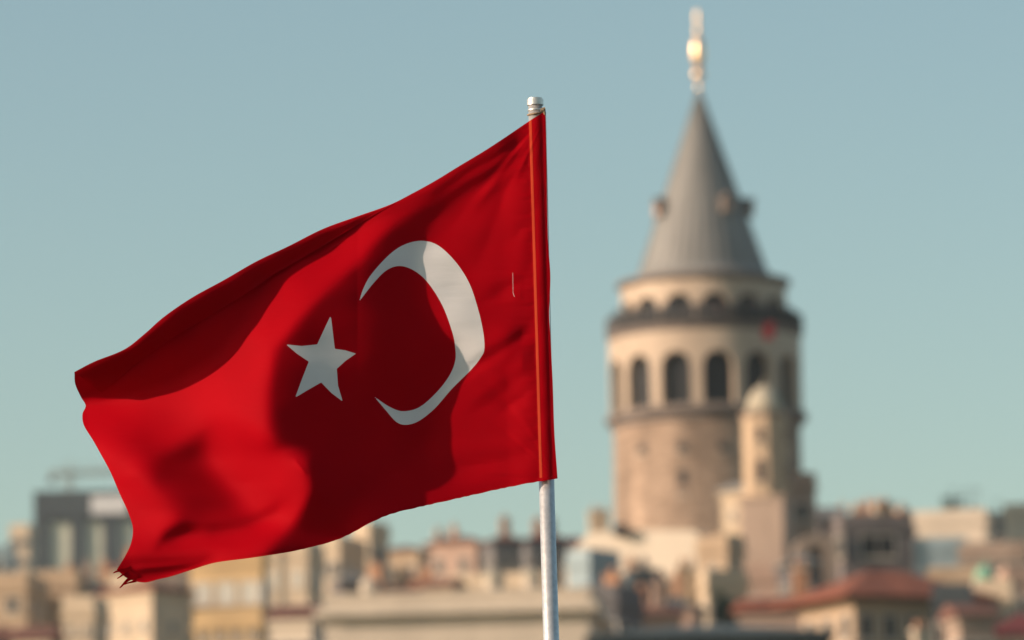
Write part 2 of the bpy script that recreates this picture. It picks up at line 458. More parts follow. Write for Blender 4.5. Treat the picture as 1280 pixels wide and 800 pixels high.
    # small red flag hung on the gallery
    f = empty('small_red_flag', (base.x + r(75), D - r(98), gz + zg - 1.5)); tag(f, 'tiny red flag hanging from the gallery railing of the round tower', 'flag')
    q = MB(); n_ = 10
    vs = []
    for i in range(n_ + 1):
        for j in range(3):
            vs.append((-.5 + i * .1, -.12 - .06 * math.sin(i * 1.1 + j), j * .75))
    q.add(vs, [(i*3+j, (i+1)*3+j, (i+1)*3+j+1, i*3+j+1) for i in range(n_) for j in range(2)])
    q.build('cloth', M['smallflag'], f)
    q = MB(); q.tube((-.55, 0, 1.55), (.55, 0, 1.55), .03, 6); q.tube((0, 0, 1.5), (0, .35, 1.5), .03, 6); q.build('rod', M['iron'], f)
M['smallflag'] = mat_simple('small_red_cloth', (.55, .02, .03), .7)
tower()

# people on the gallery: half hidden by the railing
def make_person(cloth, hairc):
    o = empty('person', (0, 0, 0))
    vs = [(0,0,.95),(0,0,1.15),(0,0,1.38),(0,0,1.50),(0,-.01,1.60),(0,0,1.70),
          (-.19,0,1.40),(-.25,-.05,1.14),(-.14,-.30,1.10),(.19,0,1.40),(.25,-.05,1.14),(.14,-.30,1.10),
          (-.10,0,.90),(-.11,-.02,.50),(-.11,.03,.08),(-.12,-.14,.04),(.10,0,.90),(.11,-.02,.50),(.11,.03,.08),(.12,-.14,.04)]
    es = [(0,1),(1,2),(2,3),(3,4),(4,5),(2,6),(6,7),(7,8),(2,9),(9,10),(10,11),(0,12),(12,13),(13,14),(14,15),(0,16),(16,17),(17,18),(18,19)]
    rad = [.15,.14,.16,.06,.095,.07,.07,.05,.035,.07,.05,.035,.09,.065,.045,.04,.09,.065,.045,.04]
    me = bpy.data.meshes.new('body'); me.from_pydata(vs, es, []); me.materials.append(cloth)
    b = bpy.data.objects.new('body', me); col.objects.link(b); b.parent = o
    sk = b.modifiers.new('skin', 'SKIN'); sk.use_smooth_shade = True
    for i, r_ in enumerate(rad): me.skin_vertices[0].data[i].radius = (r_, r_)
    me.skin_vertices[0].data[0].use_root = True
    b.modifiers.new('sub', 'SUBSURF').levels = 1
    h = MB(); h.lathe([(.09,1.60),(.105,1.66),(.085,1.75),(.02,1.79)], 10, c=(0,.02)); h.build('hair', M[hairc], o, smooth=True)
    return o
M['cloth_dark'] = mat_simple('dark_clothes', (.04,.04,.05), .9); M['cloth_blue'] = mat_simple('blue_grey_clothes', (.09,.12,.16), .9)
M['cloth_pink'] = mat_simple('pale_pink_clothes', (.5,.27,.24), .9); M['hair_dark'] = mat_simple('dark_hair', (.03,.022,.018), .8)
def crowd():
    D = 500.0; b = at(885, 600, D); zf = at(880, 418, D).z + .01; P = D / FPX
    protos = {k: make_person(M[k], 'hair_dark') for k in ('cloth_dark', 'cloth_blue', 'cloth_pink')}
    used = set(); rr = 115.5 * P; r_ = random.Random(5)
    degs = [-80,-74,-70,-66,-58,-55,-49,-46,-42,-38,-30,-27,-22,-18,-15,-11,-4,-1,3,8,12,17,22,25,29,33,38,41,46,49,53,57,60,64,68,72,76,81]
    for k, dg in enumerate(degs):
        key = 'cloth_pink' if dg == 8 else 'cloth_blue' if dg in (-22, 33) else 'cloth_dark'
        p = protos[key]
        if key in used:
            q = p.copy(); col.objects.link(q)
            for ch in p.children:
                c = ch.copy(); col.objects.link(c); c.parent = q
        else: q = p; used.add(key)
        a = R(dg + r_.uniform(-1.5, 1.5)); q.location = (b.x + rr*math.sin(a), D - rr*math.cos(a), zf)
        q.rotation_euler = (0, 0, a + r_.uniform(-.5, .5)); sc_ = r_.uniform(.98, 1.12); q.scale = (sc_, sc_, sc_)
        if key == 'cloth_pink': lab = 'person in pale pink top behind the tower gallery railing, near its middle'
        elif key == 'cloth_blue': lab = 'person in blue-grey top at the tower gallery railing, ' + ('left of its middle' if dg < 0 else 'right of its middle')
        else: lab = 'person in dark clothes standing behind the gallery railing of the round tower'
        tag(q, lab, 'person', 'people on the tower gallery')
crowd()

# ------------------------------------------------------------------ church-like turret in front of the tower
def turret():
    D = 440.0; P = D / FPX
    b = at(958, 600, D); gz = ground(b.x, D) - .5
    T = empty('domed_turret', (b.x, D, gz), R(-18)); tag(T, 'slim stone bell turret with pale rounded cap in front of the round tower', 'tower')
    zz = lambda y: at(958, y, D).z - gz
    m = MB(); w = 22.5 * P
    m.lathe([(w*1.28, zz(625)), (w*1.28, zz(523))], 8, a0=R(22.5)); m.build('shaft', M['tan'], T)
    m = MB(); m.lathe([(w*1.28, zz(523)+.002), (w*1.42, zz(521)), (w*1.42, zz(517)), (w*1.1, zz(516))], 8, a0=R(22.5)); m.build('cornice', M['palebrown'], T)
    m = MB(); rr = 23 * P; z0 = zz(516); hh = zz(482) - z0
    m.lathe([(rr * math.cos(math.pi/2 * i / 10) + .02, z0 + hh * math.sin(math.pi/2 * i / 10)) for i in range(11)], 24)
    m.tube((0,0,z0+hh-.1), (0,0,z0+hh+.5), .07)
    m.build('cap', M['dome'], T, smooth=True)
    for k in range(4):
        a = k * math.pi / 2
        window(T, w*1.2*math.sin(a), -w*1.2*math.cos(a), zz(606), a, .75, 1.9, 'glass', 'palebrown', arched=True)
        window(T, w*1.2*math.sin(a), -w*1.2*math.cos(a), zz(556), a, .6, 1.3, 'glass', 'palebrown', arched=True)
    # stepped stone base
    m = MB(); s = 28 * P
    m.box(-s, s, -s, s, zz(800), zz(625)+.002); m.build('base', M['basestone'], T)
    m = MB(); m.box(-s-.15, s+.15, -s-.15, s+.15, zz(627), zz(623)); m.build('base_cornice', M['basestone'], T)
turret()
house('stone_annex', 'small cream stone annex against the left side of the domed turret', 903, 938, 602, 441, -30, 1.2, 'cream', 'hip', .7, 'lead', cols=1, rows=2, win=(.5, 1.0))
house('stone_annex', 'dark stone annex on the shaded right side of the domed turret', 976, 1020, 604, 443, 16, 2.0, 'palebrown', 'flat', cols=1, rows=3)
house('stone_buttress_house', 'narrow tan stone house left of the turret base with blind walls', 872, 932, 682, 432, -34, 2.6, 'tan', 'flat', cols=1, scols=1, rows=1, win=(.6, 1.0))
house('church_nave', 'dark grey gabled building running right from the domed turret', 985, 1142, 646, 462, 10, 6, 'greybrown', 'gable', 1.3, 'greybrown', cols=5, rows=3, win=(1.0,1.5), chim=0)
house('glazed_attic', 'dark grey attic with one wide black window behind red roof', 1044, 1142, 656, 452, 8, 4, 'greybrown', 'flat', cols=1, rows=1, win=(3.0, 1.9), drop=.7)

# arched belfry wall, cream with one dark arch
def belfry():
    D = 405.0; P = D / FPX; b = at(1018, 700, D); gz = ground(b.x, D) - .5
    T = empty('arched_chimney_wall', (b.x, D, gz), R(8)); tag(T, 'brown stone wall with round top and one dark arched opening above red roof', 'wall')
    zz = lambda y: at(1018, y, D).z - gz
    rO = 26 * P; rI = 10 * P; zc = zz(693)
    m = MB(); th = .5
    n = 16; zb_ = 0
    out = [(-rO, zb_)] + [(-rO * math.cos(math.pi * i / n), zc + rO * math.sin(math.pi * i / n)) for i in range(n + 1)] + [(rO, zb_)]
    inn = [(-rI, zb_)] + [(-rI * math.cos(math.pi * i / n), zc + rI * math.sin(math.pi * i / n)) for i in range(n + 1)] + [(rI, zb_)]
    for i in range(n + 2):
        a, b2, c, d_ = out[i], out[i+1], inn[i+1], inn[i]
        m.add([(a[0],-th,a[1]),(b2[0],-th,b2[1]),(c[0],-th,c[1]),(d_[0],-th,d_[1]),(a[0],th,a[1]),(b2[0],th,b2[1]),(c[0],th,c[1]),(d_[0],th,d_[1])],
              [(0,3,2,1),(4,5,6,7),(0,1,5,4),(2,3,7,6)])
    m.build('arch', M['palebrown'], T)
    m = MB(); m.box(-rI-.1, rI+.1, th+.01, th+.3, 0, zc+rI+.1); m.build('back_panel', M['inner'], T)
belfry()

# ------------------------------------------------------------------ right-hand cluster
def chimneys(spec):
    for lab, x, y0, w, D, mt in spec:
        P = D / FPX; b = at(x, y0, D); gz = ground(b.x, D)
        zt = b.z; T = empty('chimney_stack', (b.x, D, zt - 6), R(rnd.uniform(5, 30))); tag(T, lab, 'chimney', 'chimney stacks on the roofs')
        hw = w * P / 2 * .8
        m = MB(); m.box(-hw, hw, -hw*.8, hw*.8, 0, 5.6); m.build('stack', M[mt], T)
        m = MB(); m.box(-hw-.1, hw+.1, -hw*.8-.1, hw*.8+.1, 5.603, 5.8); m.build('cap', M['limestone'], T)
        for s in (-.45, .45):
            m = MB(); m.lathe([(.13, 5.8), (.16, 6.1), (.12, 6.25)], 10, c=(s*hw, 0)); m.build('chimney_pot', M['orange'], T)

house('white_house', 'long white rendered house under aerials at the right edge', 1140, 1246, 648, 520, -16, 4, 'white', 'flat', cols=3, rows=1, win=(.9, 1.0), drop=2.6, ant=4, group=None, pane='pale_glass')
house('terrace_block', 'blue-grey clad terrace block below the long white house', 1144, 1212, 684, 497, -3, 6, 'bluegrey', 'flat', windows=False)
house('white_house', 'second white house cut by the right edge of the picture', 1256, 1330, 640, 515, -12, 4, 'white', 'flat', cols=2, rows=2, win=(.9,1.2), drop=2.4, ant=2)
house('recessed_house', 'dark recessed house front between the two white houses', 1236, 1262, 652, 530, 0, 8, 'darkgrey', 'flat', cols=1, rows=3, ant=1)
house('orange_brick_house', 'brown brick house with a crowd of chimneys behind grey attic', 1040, 1142, 640, 545, 4, 9, 'orange', 'hip', 1.3, 'oldtile', chim=6, ant=2, rows=2)
house('rooftop_cabin', 'pale rooftop cabin on the white houses under aerials', 1180, 1225, 640, 532, 6, 5, 'cream', 'hip', .6, 'bluegrey', cols=2, rows=1, win=(.7,.7), ant=4)
house('balcony_house', 'tan low house with dark balcony level under white houses', 1200, 1300, 690, 480, -8, 8, 'palebrown', 'flat', cols=6, rows=3, win=(.9, 1.8), drop=.8)
house('ochre_low_house', 'tan low house behind right end of the red hip roof', 1160, 1250, 722, 440, -6, 7, 'tan', 'flat', cols=4, rows=2)
house('pink_low_house', 'pinkish house beside the green domed turret at right edge', 1246, 1310, 722, 425, 6, 7, 'pink', 'flat', cols=3, rows=3)
house('dark_red_roofed_house', 'house with dark red tiled roof in the bottom right corner', 1222, 1330, 762, 330, 4, 8, 'palebrown', 'hip', 1.5, 'darkred', cols=3, rows=1)
house('church_shoulder', 'dark sloping church shoulder right of the dark annex', 1012, 1056, 630, 456, 12, 4, 'grey', 'gable', 1.2, 'lead', cols=1, rows=1)
chimneys([
    ('thin cream chimney stack behind the yellow house roof', 352, 690, 11, 420, 'cream'),
    ('thin brown chimney stack behind the cream house beside the yellow house', 384, 684, 10, 440, 'palebrown'),
    ('small orange chimney stack on the far row, between tan and pinkish roofs', 548, 662, 9, 592, 'orange'),
    ('small dark chimney stack just left of the flagpole on the far row', 632, 658, 9, 588, 'palebrown'),
    ('short brown chimney stack at far left above the tan house', 22, 722, 12, 402, 'palebrown'),
    ('short cream chimney stack above the tan house with blank front', 72, 716, 12, 412, 'cream'),
    ('orange chimney stack left of the red hip roof, sunlit side wide', 1000, 706, 22, 362, 'orange'),
    ('cream chimney stack in front of the red roof eaves, lowest one', 1150, 782, 22, 305, 'cream'),
    ('tan chimney stack under the white terrace wall by the tower', 857, 702, 26, 402, 'tan'),
    ('small brown chimney stack between white terrace and tan chimney', 830, 722, 18, 395, 'orange'),
    ('pale chimney stack left of the round tower foot', 748, 636, 30, 515, 'cream'),
    ('brown chimney stack on the skyline left of white houses', 1072, 632, 16, 540, 'orange'),
    ('tan chimney stack on the skyline behind grey attic', 1100, 630, 20, 538, 'tan'),
    ('reddish chimney stack nearest the long white house', 1128, 634, 18, 542, 'orange'),
])

# red hip-roofed mansion
e, hw, hd, H = house('red_roofed_mansion', 'large house under a broad red tiled hip roof', 1006, 1218, 703, 345, 27, 6.4, 'tan', 'hip', 2.15, 'tile', cols=5, scols=3, win=(1.1, 1.6), drop=.9, eave=1.35, cat='house', group=None)
# lower wing to the left
house('red_roofed_wing', 'low wing with red lean-to roof left of the big red roof', 925, 1030, 742, 356, -14, 4, 'palebrown', 'gable', 1.1, 'tile', cols=3, rows=1, eave=.5)
# dark grey roof right
house('dark_wing', 'dark grey wing at the right end of the red roofed mansion', 1166, 1226, 748, 338, -6, 6, 'darkgrey', 'flat', cols=2, rows=2)

house('dark_dormer_house', 'dark slate house between orange chimney and arched stone wall', 985, 1012, 690, 398, 10, 4, 'grey', 'hip', .8, 'lead', cols=1, rows=2)
house('brown_lean_to', 'brown lean-to with dark roof under the green domed turret', 1196, 1232, 752, 320, 12, 3, 'palebrown', 'gable', .8, 'oldtile', cols=2, rows=1)
house('tiny_cream_dwelling', 'tiny cream dwelling below the pinkish house at right edge', 1236, 1262, 742, 350, -10, 3, 'cream', 'flat', cols=1, rows=1, win=(.6,.8))
house('dark_flat_dwelling', 'dark flat-roofed dwelling in front of white terrace, right part', 786, 822, 728, 380, 8, 4, 'darkgrey', 'flat', cols=2, rows=1)
house('slate_dwelling', 'dark slate-roofed dwelling between cream house and tall narrow house', 418, 450, 712, 475, 14, 4, 'greybrown', 'hip', 1.0, 'lead', cols=2, rows=2)
house('brick_dwelling', 'brick-red dwelling in the gap left of the far row', 500, 526, 716, 480, -14, 3, 'orange', 'hip', .7, 'oldtile', cols=1, rows=1)
house('roof_hut', 'small tan roof hut behind the palace parapet, left part', 540, 566, 722, 385, -20, 2, 'tan', 'gable', .6, 'oldtile', cols=1, rows=1, win=(.5,.7))
# green domed kiosk turret
def kiosk():
    D = 400.0; P = D / FPX; b = at(1232, 730, D); gz = ground(b.x, D) - .5
    T = empty('green_domed_turret', (b.x, D, gz)); tag(T, 'small turret with green copper dome beside pinkish house', 'turret')
    zz = lambda y: at(1232, y, D).z - gz
    m = MB(); m.lathe([(15*P, 0), (15*P, zz(775))], 16); m.build('drum', M['limestone'], T)
    for k in range(8):
        a = 2 * math.pi * k / 8
        m = MB(); m.tube((12.5*P*math.cos(a), 12.5*P*math.sin(a), zz(775)), (12.5*P*math.cos(a), 12.5*P*math.sin(a), zz(732)), .11, 8); m.build('column', M['limestone'], T)
    m = MB(); m.lathe([(14*P, zz(732)), (15.5*P, zz(730)), (15.5*P, zz(727)), (12*P, zz(726))], 20); m.build('cornice', M['limestone'], T)
    m = MB(); z0 = zz(726); hh = zz(706) - z0
    m.lathe([(14*P*math.cos(math.pi/2*i/8)+.02, z0+hh*math.sin(math.pi/2*i/8)) for i in range(9)], 24); m.tube((0,0,z0+hh-.05),(0,0,z0+hh+.5),.04)
    m.build('dome', M['verdigris'], T, smooth=True)
kiosk()

# white terrace below the tower
def terrace():
    D = 455.0; P = D / FPX
    b = at(795, 690, D); gz = ground(b.x, D) - .5
    T = empty('white_terrace_building', (b.x, D, gz), R(-20)); tag(T, 'bright white rendered building with sloping shoulders below the round tower', 'building')
    pts = [(706, 702), (722, 680), (736, 664), (770, 661), (868, 666), (880, 680), (880, 830), (706, 830)]
    q = [at(x, y, D) for x, y in pts]; q = [((v.x - b.x) / math.cos(R(20)), v.z - gz) for v in q]
    n = len(q); m = MB()
    dp = 9.0
    m.add([(x, 0, z) for x, z in q] + [(x, dp, z) for x, z in q], [tuple(range(n))[::-1], tuple(range(n, 2*n))] + [(i, (i+1) % n, n+(i+1) % n, n+i) for i in range(n)])
    m.build('wall', M['white'], T)
    v = at(778, 664, D); m = MB(); m.lathe([(.02, 0), (.55, .15), (.75, .55), (.5, .95), (.02, 1.1)], 14, c=(v.x-b.x, -.6)); m.v = [(x, y, z + v.z - gz - .5) for x, y, z in m.v]
    m.build('satellite_dish', M['iron'], T, smooth=True)
terrace()
house('low_roofs_house', 'house with tan sloping roof in front of the white terrace', 752, 835, 722, 410, 14, 5, 'grey', 'gable', 1.2, 'oldtile', cols=4, rows=2, chim=2)
house('low_roofs_house', 'dark slate roofed house left of tan chimney stack', 815, 880, 742, 390, -12, 4, 'pink', 'hip', 1.0, 'greenroof', cols=3, rows=2, chim=1)
house('low_roofs_house', 'tan house with cream front between stone house and turret base', 862, 935, 728, 400, 18, 4, 'cream', 'flat', cols=2, rows=2)
house('low_roofs_house', 'brown house foot just right of the turret base', 930, 1000, 720, 415, -8, 5, 'pink', 'flat', cols=2, rows=2)
house('blue_grey_shed', 'blue-grey clad block between limestone palace and white terrace', 716, 768, 700, 425, -35, 4, 'bluegrey', 'flat', windows=False)
house('shaded_house', 'grey shaded house right of the limestone palace', 738, 800, 748, 350, -20, 5, 'grey', 'flat', cols=2, rows=2, chim=1)
house('pale_house_foot', 'small pinkish house seen over the grey-green roof', 770, 850, 752, 372, 10, 4, 'pink', 'gable', .9, 'oldtile', cols=4, rows=1, chim=2)
house('green_roofed_hall', 'wide hall with grey-green metal roof along the bottom edge', 745, 1030, 772, 300, 0, 10, 'darkgrey', 'hip', 1.0, 'greenroof', windows=False, eave=.6, cornice=False)

# ------------------------------------------------------------------ limestone palace in the middle
def palace():
    D = 330.0; P = D / FPX
    a = at(398, 740, D); b = at(742, 740, D); cx = (a.x + b.x) / 2; gz = ground(cx, D) - .5
    T = empty('limestone_palace', (cx, D, gz), R(-5.0)); tag(T, 'pale limestone building with heavy stepped cornice behind the flagpole', 'building')
    W = (b.x - a.x) / 2
    zz = lambda y: (at(570, y, D).z) - gz
    m = MB(); m.box(-W+.3, W-.3, 0, 12, 0, zz(775)); m.build('wall', M['limestone'], T)
    m = MB()
    m.box(-W+.15, W-.15, -.15, 12.1, zz(776), zz(771)); m.box(-W-.25, W+.25, -.75, 12.5, zz(768), zz(757)); m.box(-W-.05, W+.05, -.45, 12.3, zz(771)+.002, zz(768)-.002)
    m.build('cornice', M['limestone'], T)
    m = MB()
    k = 0; x = -W + .5
    while x < W - .4:
        m.box(x, x+.25, -.6, -.46, zz(771)+.03, zz(768)-.01); x += .6
    m.build('dentils', M['limestone'], T)
    m = MB(); m.box(-W+.2, W-.2, .2, 11.8, zz(757)+.003, zz(742)); m.box(-W+.1, W-.1, .1, 11.9, zz(742)+.003, zz(738)); m.build('parapet', M['limestone'], T)
    for i in range(9):
        window(T, -W + 1.3 + i * (2*W-2.6) / 8, -.001, zz(868), 0, 1.0, 2.0, 'glass', 'limestone')
palace()
# domes & things behind the palace parapet
def cupola(lab, x, y, r_px, D, mt):
    P = D / FPX; b = at(x, y, D); rr = r_px * P
    T = empty('roof_cupola', (b.x, D, b.z - rr - 8)); tag(T, lab, 'dome', 'little pale roof domes')
    m = MB(); m.lathe([(rr*.95, 0), (rr*.95, 8)], 16); m.build('drum', M['limestone'], T)
    m = MB(); m.lathe([(rr*math.cos(math.pi/2*i/8)+.02, 8+rr*math.sin(math.pi/2*i/8)) for i in range(9)], 20); m.build('dome', M[mt], T, smooth=True)
cupola('pale round roof dome left of the flagpole, nearer the yellow house', 617, 713, 13, 360, 'dome')
cupola('pale round roof dome just left of the flagpole', 665, 712, 12, 362, 'dome')
cupola('low pale roof dome behind the left half of the limestone palace', 462, 722, 12, 365, 'limestone')

# ------------------------------------------------------------------ back row behind palace
house('row_house', 'tan house with reddish roof at the left of the far row behind the palace', 474, 536, 680, 560, -20, 3, 'tan', 'hip', .7, 'oldtile', cols=2)
house('row_house', 'pinkish tan house with maroon roof in the far row', 532, 608, 668, 590, -22, 3, 'pink', 'hip', .9, 'oldtile', cols=2, chim=1)
house('row_house', 'dark grey house with brown roof left of the flagpole in the far row', 602, 652, 665, 585, 14, 5, 'grey', 'hip', .9, 'oldtile', cols=2, chim=1)
house('row_house', 'dark blue-grey house with maroon roof crossed by the flagpole', 648, 708, 662, 600, 12, 5, 'grey', 'hip', 1.1, 'darkred', cols=3, chim=2)
house('row_house', 'low tan house right of the flagpole in the far row', 692, 740, 668, 610, 6, 8, 'tan', 'hip', 1.2, 'darkred', cols=2)
house('tall_narrow_house', 'tall narrow house, white top and shaded side, left of far row', 448, 477, 664, 540, -35, 3.2, 'cream', 'flat', cols=1, rows=3, ant=1)
house('row_house', 'low cream house in front of the far row behind palace', 560, 700, 728, 470, -14, 4, 'cream', 'flat', cols=5, rows=2)
house('row_house', 'brown house low between the palace and the far row, left part', 430, 575, 728, 450, -10, 5, 'tan', 'hip', 1.2, 'oldtile', cols=6, rows=1, chim=3)
house('cream_house', 'cream house with plain front left of the tall narrow house', 396, 456, 682, 500, -22, 6, 'cream', 'flat', cols=2, rows=4, chim=1, win=(.9,1.3))
house('cream_house', 'broad cream house between yellow house and limestone palace', 330, 402, 690, 430, -16, 4, 'cream', 'flat', cols=2, rows=4, win=(.9,1.3), pane='pale_glass')
house('cream_house', 'low sunlit house front just left of the limestone palace', 338, 402, 752, 345, -10, 4, 'white', 'gable', 1.0, 'oldtile', cols=3, rows=1)
# yellow house
house('yellow_house', 'yellow ochre house with a row of pale curtained windows', 236, 334, 698, 400, -14, 1.6, 'ochre', 'flat', cols=3, rows=1, win=(1.45, 1.6), drop=1.6, pane='pale_glass', frame='frame', group=None)
house('yellow_house_annex', 'yellow house front below, with small dark windows', 242, 332, 778, 380, -12, 1.6, 'ochre', 'flat', cols=4, rows=1, win=(.6, 1.0), drop=.2)
# grey party wall + cream house left of the yellow one
house('cream_gabled_house', 'cream house with low red roof and large grey shaded side wall', 122, 236, 722, 395, -38, 4.2, 'cream', 'hip', .9, 'tile', cols=3, scols=1, rows=2, win=(.6,.9), drop=2.0)
house('cream_small_house', 'small bright cream house low in front of the tan block', 78, 130, 762, 365, -10, 4, 'cream', 'flat', cols=2, rows=1, win=(.5,.7), drop=1.0)
house('tan_block', 'tan house with one dark square window at the far left', -40, 50, 732, 400, -8, 7, 'tan', 'flat', cols=2, rows=2, win=(1.1, 1.1), drop=.8)
house('tan_block', 'tan house with blank sunny front right of the far left house', 44, 104, 728, 408, -10, 3, 'tan', 'flat', cols=1, rows=1, win=(.7,.8), drop=3.0)
house('shadow_gap_house', 'dark narrow house in the gap before the cream gabled house', 96, 124, 742, 420, 0, 5, 'darkgrey', 'flat', cols=1, rows=1)
house('dark_low_roof', 'low dark roof in the bottom left corner', -30, 30, 778, 350, 5, 5, 'grey', 'hip', 1.2, 'oldtile', cols=2, rows=1)
house('small_gable_house', 'tiny pale gable house near the bottom left corner', 28, 60, 780, 345, -10, 3, 'cream', 'gable', 1.0, 'oldtile', cols=1, rows=1, win=(.6,.8))
house('mid_house', 'brownish house with weathered roof below the dark high-rise', 60, 150, 716, 520, -10, 8, 'palebrown', 'hip', 1.5, 'oldtile', cols=4, rows=2, chim=3)
house('mid_house', 'pale stepped house right of the brownish house, under flag tip', 122, 240, 690, 560, -14, 6, 'cream', 'hip', 1.8, 'oldtile', cols=5, rows=3, chim=2)
house('mid_house', 'grey house behind the yellow house under the flag', 180, 340, 706, 540, 4, 9, 'palebrown', 'flat', cols=6, rows=2)
house('pale_tower_block', 'pale hazy tower block at the far left edge', 12, 42, 662, 900, -10, 5, 'cream', 'flat', cols=3, rows=8, win=(1.4,1.4))
house('pale_tower_block', 'blue-grey hazy slab just left of the dark high-rise', -40, 14, 690, 850, 0, 10, 'bluegrey', 'flat', cols=4, rows=6, ant=0)
# dark high-rise
def highrise():
    D = 1000.0; P = D / FPX; a = at(42, 613, D); b = at(168, 613, D); cx = (a.x+b.x)/2; gz = ground(cx, D) - .5
    T = empty('dark_high_rise', (cx, D, gz), R(0)); tag(T, 'dark hazy high-rise with open frame and pale sign band, farthest left', 'building')
    W = (b.x-a.x)/2; X = lambda px: at(px, 650, D).x - cx
    zz = lambda y: at(105, y, D).z - gz
    m = MB(); m.box(-W, W, 0, 16, zz(652), zz(613)); m.build('upper_block', M['darkgrey'], T)
    for (x0, x1) in ((42, 62), (88, 107), (128, 150)):
        m = MB(); m.box(X(x0), X(x1), 0.01, 15.9, zz(760), zz(652)-.003); m.build('pier', M['darkgrey'], T)
    m = MB(); m.box(-W+.3, W-.3, .6, 15, zz(760), zz(652)-.01); m.build('recessed_front', M['pale_clad'], T)
    m = MB(); m.box(-W, W, 0.02, 12, 0, zz(760)-.003); m.build('podium', M['darkgrey'], T)
    m = MB(); m.box(X(114), X(160), -.35, -.003, zz(643), zz(620)); m.build('sign_panel', M['signwhite'], T)
    for i in range(8):
        m = MB(); x = -W + .8 + i * (2*W-1.6)/7.6; m.box(x, x+1.2, -.06, -.003, zz(649), zz(645)); m.build('strip_window', M['glass'], T)
    # tower crane on the roof behind
    C = empty('tower_crane', (cx + X(76), D + 20, gz)); tag(C, 'faint tower crane with long jib above the dark high-rise', 'crane')
    def lattice(m, p, q, s, n):
        p = Vector(p); q = Vector(q); d_ = (q-p).normalized(); u = d_.orthogonal().normalized(); w = d_.cross(u)
        cs = [u*s+w*s, u*s-w*s, -u*s-w*s, -u*s+w*s]
        for c in cs: m.tube(p+c, q+c, .09, 4)
        for i in range(n):
            for j in range(4):
                m.tube(p.lerp(q, i/n)+cs[j], p.lerp(q, (i+1)/n)+cs[(j+1)%4], .06, 4)
    zc = at(76, 592, D+20).z - gz
    m = MB(); lattice(m, (0,0,0), (0,0,zc), .6, 60); m.build('mast', M['crane'], C)
    m = MB(); lattice(m, (0,0,zc), (13,0,zc+.3), .45, 16); lattice(m, (0,0,zc), (-3.5,0,zc), .45, 5)
    m.tube((0,0,zc+2.2), (10,0,zc+.7), .05, 4); m.tube((0,0,zc+2.2), (-3.3,0,zc+.4), .05, 4); m.tube((0,0,zc), (0,0,zc+2.2), .2, 4)
    m.build('jib', M['crane'], C)
    m = MB(); m.box(-3.8, -2.6, -.6, .6, zc-1.6, zc-.5); m.build('counterweight', M['grey'], C)
M['pale_clad'] = mat_rough('pale_cladding', (.62, .62, .5), .2, .2, .8)
M['signwhite'] = mat_simple('white_panel', (.75, .74, .74), .6)
M['crane'] = mat_simple('crane_paint', (.35, .34, .3), .6)
highrise()

# small trees on the skyline
def tree(lab, x, ytop, D, rc):
    b = at(x, ytop, D); gz = b.z - rc * 2 - 2.4
    T = empty('roof_tree', (b.x, D, gz)); tag(T, lab, 'tree', 'small trees among the roofs')
    m = MB(); m.tube((0,0,0), (0,0,2.6), .16, 8, .09)
    for k in range(6):
        a = k * 1.05; m.tube((0,0,2.0+.1*k), (rc*.6*math.cos(a), rc*.6*math.sin(a), 2.9+.2*k), .06, 6, .02)
    m.build('trunk', M['bark'], T)
    r_ = random.Random(int(x)); m = MB()
    cl = [(r_.gauss(0, rc*.45), r_.gauss(0, rc*.45), 2.2 + rc + r_.gauss(0, rc*.45)) for _ in range(22)]
    for _ in range(2600):
        c = r_.choice(cl); p = Vector((c[0]+r_.gauss(0, rc*.16), c[1]+r_.gauss(0, rc*.16), c[2]+r_.gauss(0, rc*.16)))
        u = Vector((r_.gauss(0,1), r_.gauss(0,1), r_.gauss(0,1))).normalized(); w = u.orthogonal().normalized(); s = .08
        m.add([p-u*s, p+w*s*.5, p+u*s, p-w*s*.5], [(0,1,2,3)])
    m.build('crown', M['leaf'], T)
tree('small dark tree standing up behind the long white house', 1190, 622, 536, 1.3)
tree('low bushy tree on the skyline left of the dark recessed house', 1216, 630, 538, .9)
tree('dark tree low beside the tan chimney under the white terrace', 905, 738, 385, 1.0)

# ================================================================== the flagpole
DP = 17.85
PT, PBm = at(669, 127, DP + .0285), at(691, 865, DP + .0285)
axis = (PBm - PT).normalized()
rp = 9.0 * DP / FPX
M['pole'] = mat_rough('brushed_aluminium', (.70, .69, .67), .08, 3, .38, bump=.03, fine=60, metal=.6)
M['rope'] = mat_rough('tan_rope', (.34, .24, .15), .4, 40, .9, fine=200)
fp = empty('flagpole', PT - (PT - PBm) * 3.0)
tag(fp, 'slim silver metal flagpole carrying the red flag', 'flagpole')
org = fp.location.copy()
PTl, PBl = PT - org, Vector((0, 0, 0))
m = MB(); m.tube(PTl, PBl, rp, 48, rp * 1.35); o = m.build('pole', M['pole'], fp, smooth=False)
o.data.polygons.foreach_set('use_smooth', [True]*48 + [False]*2)
up = -axis
m = MB(); q = PTl + up * -.0; m.tube(q - up*.012, q + up*.006, rp*1.16, 40); m.tube(q + up*.0062, q + up*.011, rp*1.02, 40)
m.build('cap', M['pole'], fp)
m = MB(); m.tube(PTl - up*.030, PTl - up*.026, rp*1.1, 40); m.build('collar', M['pole'], fp)
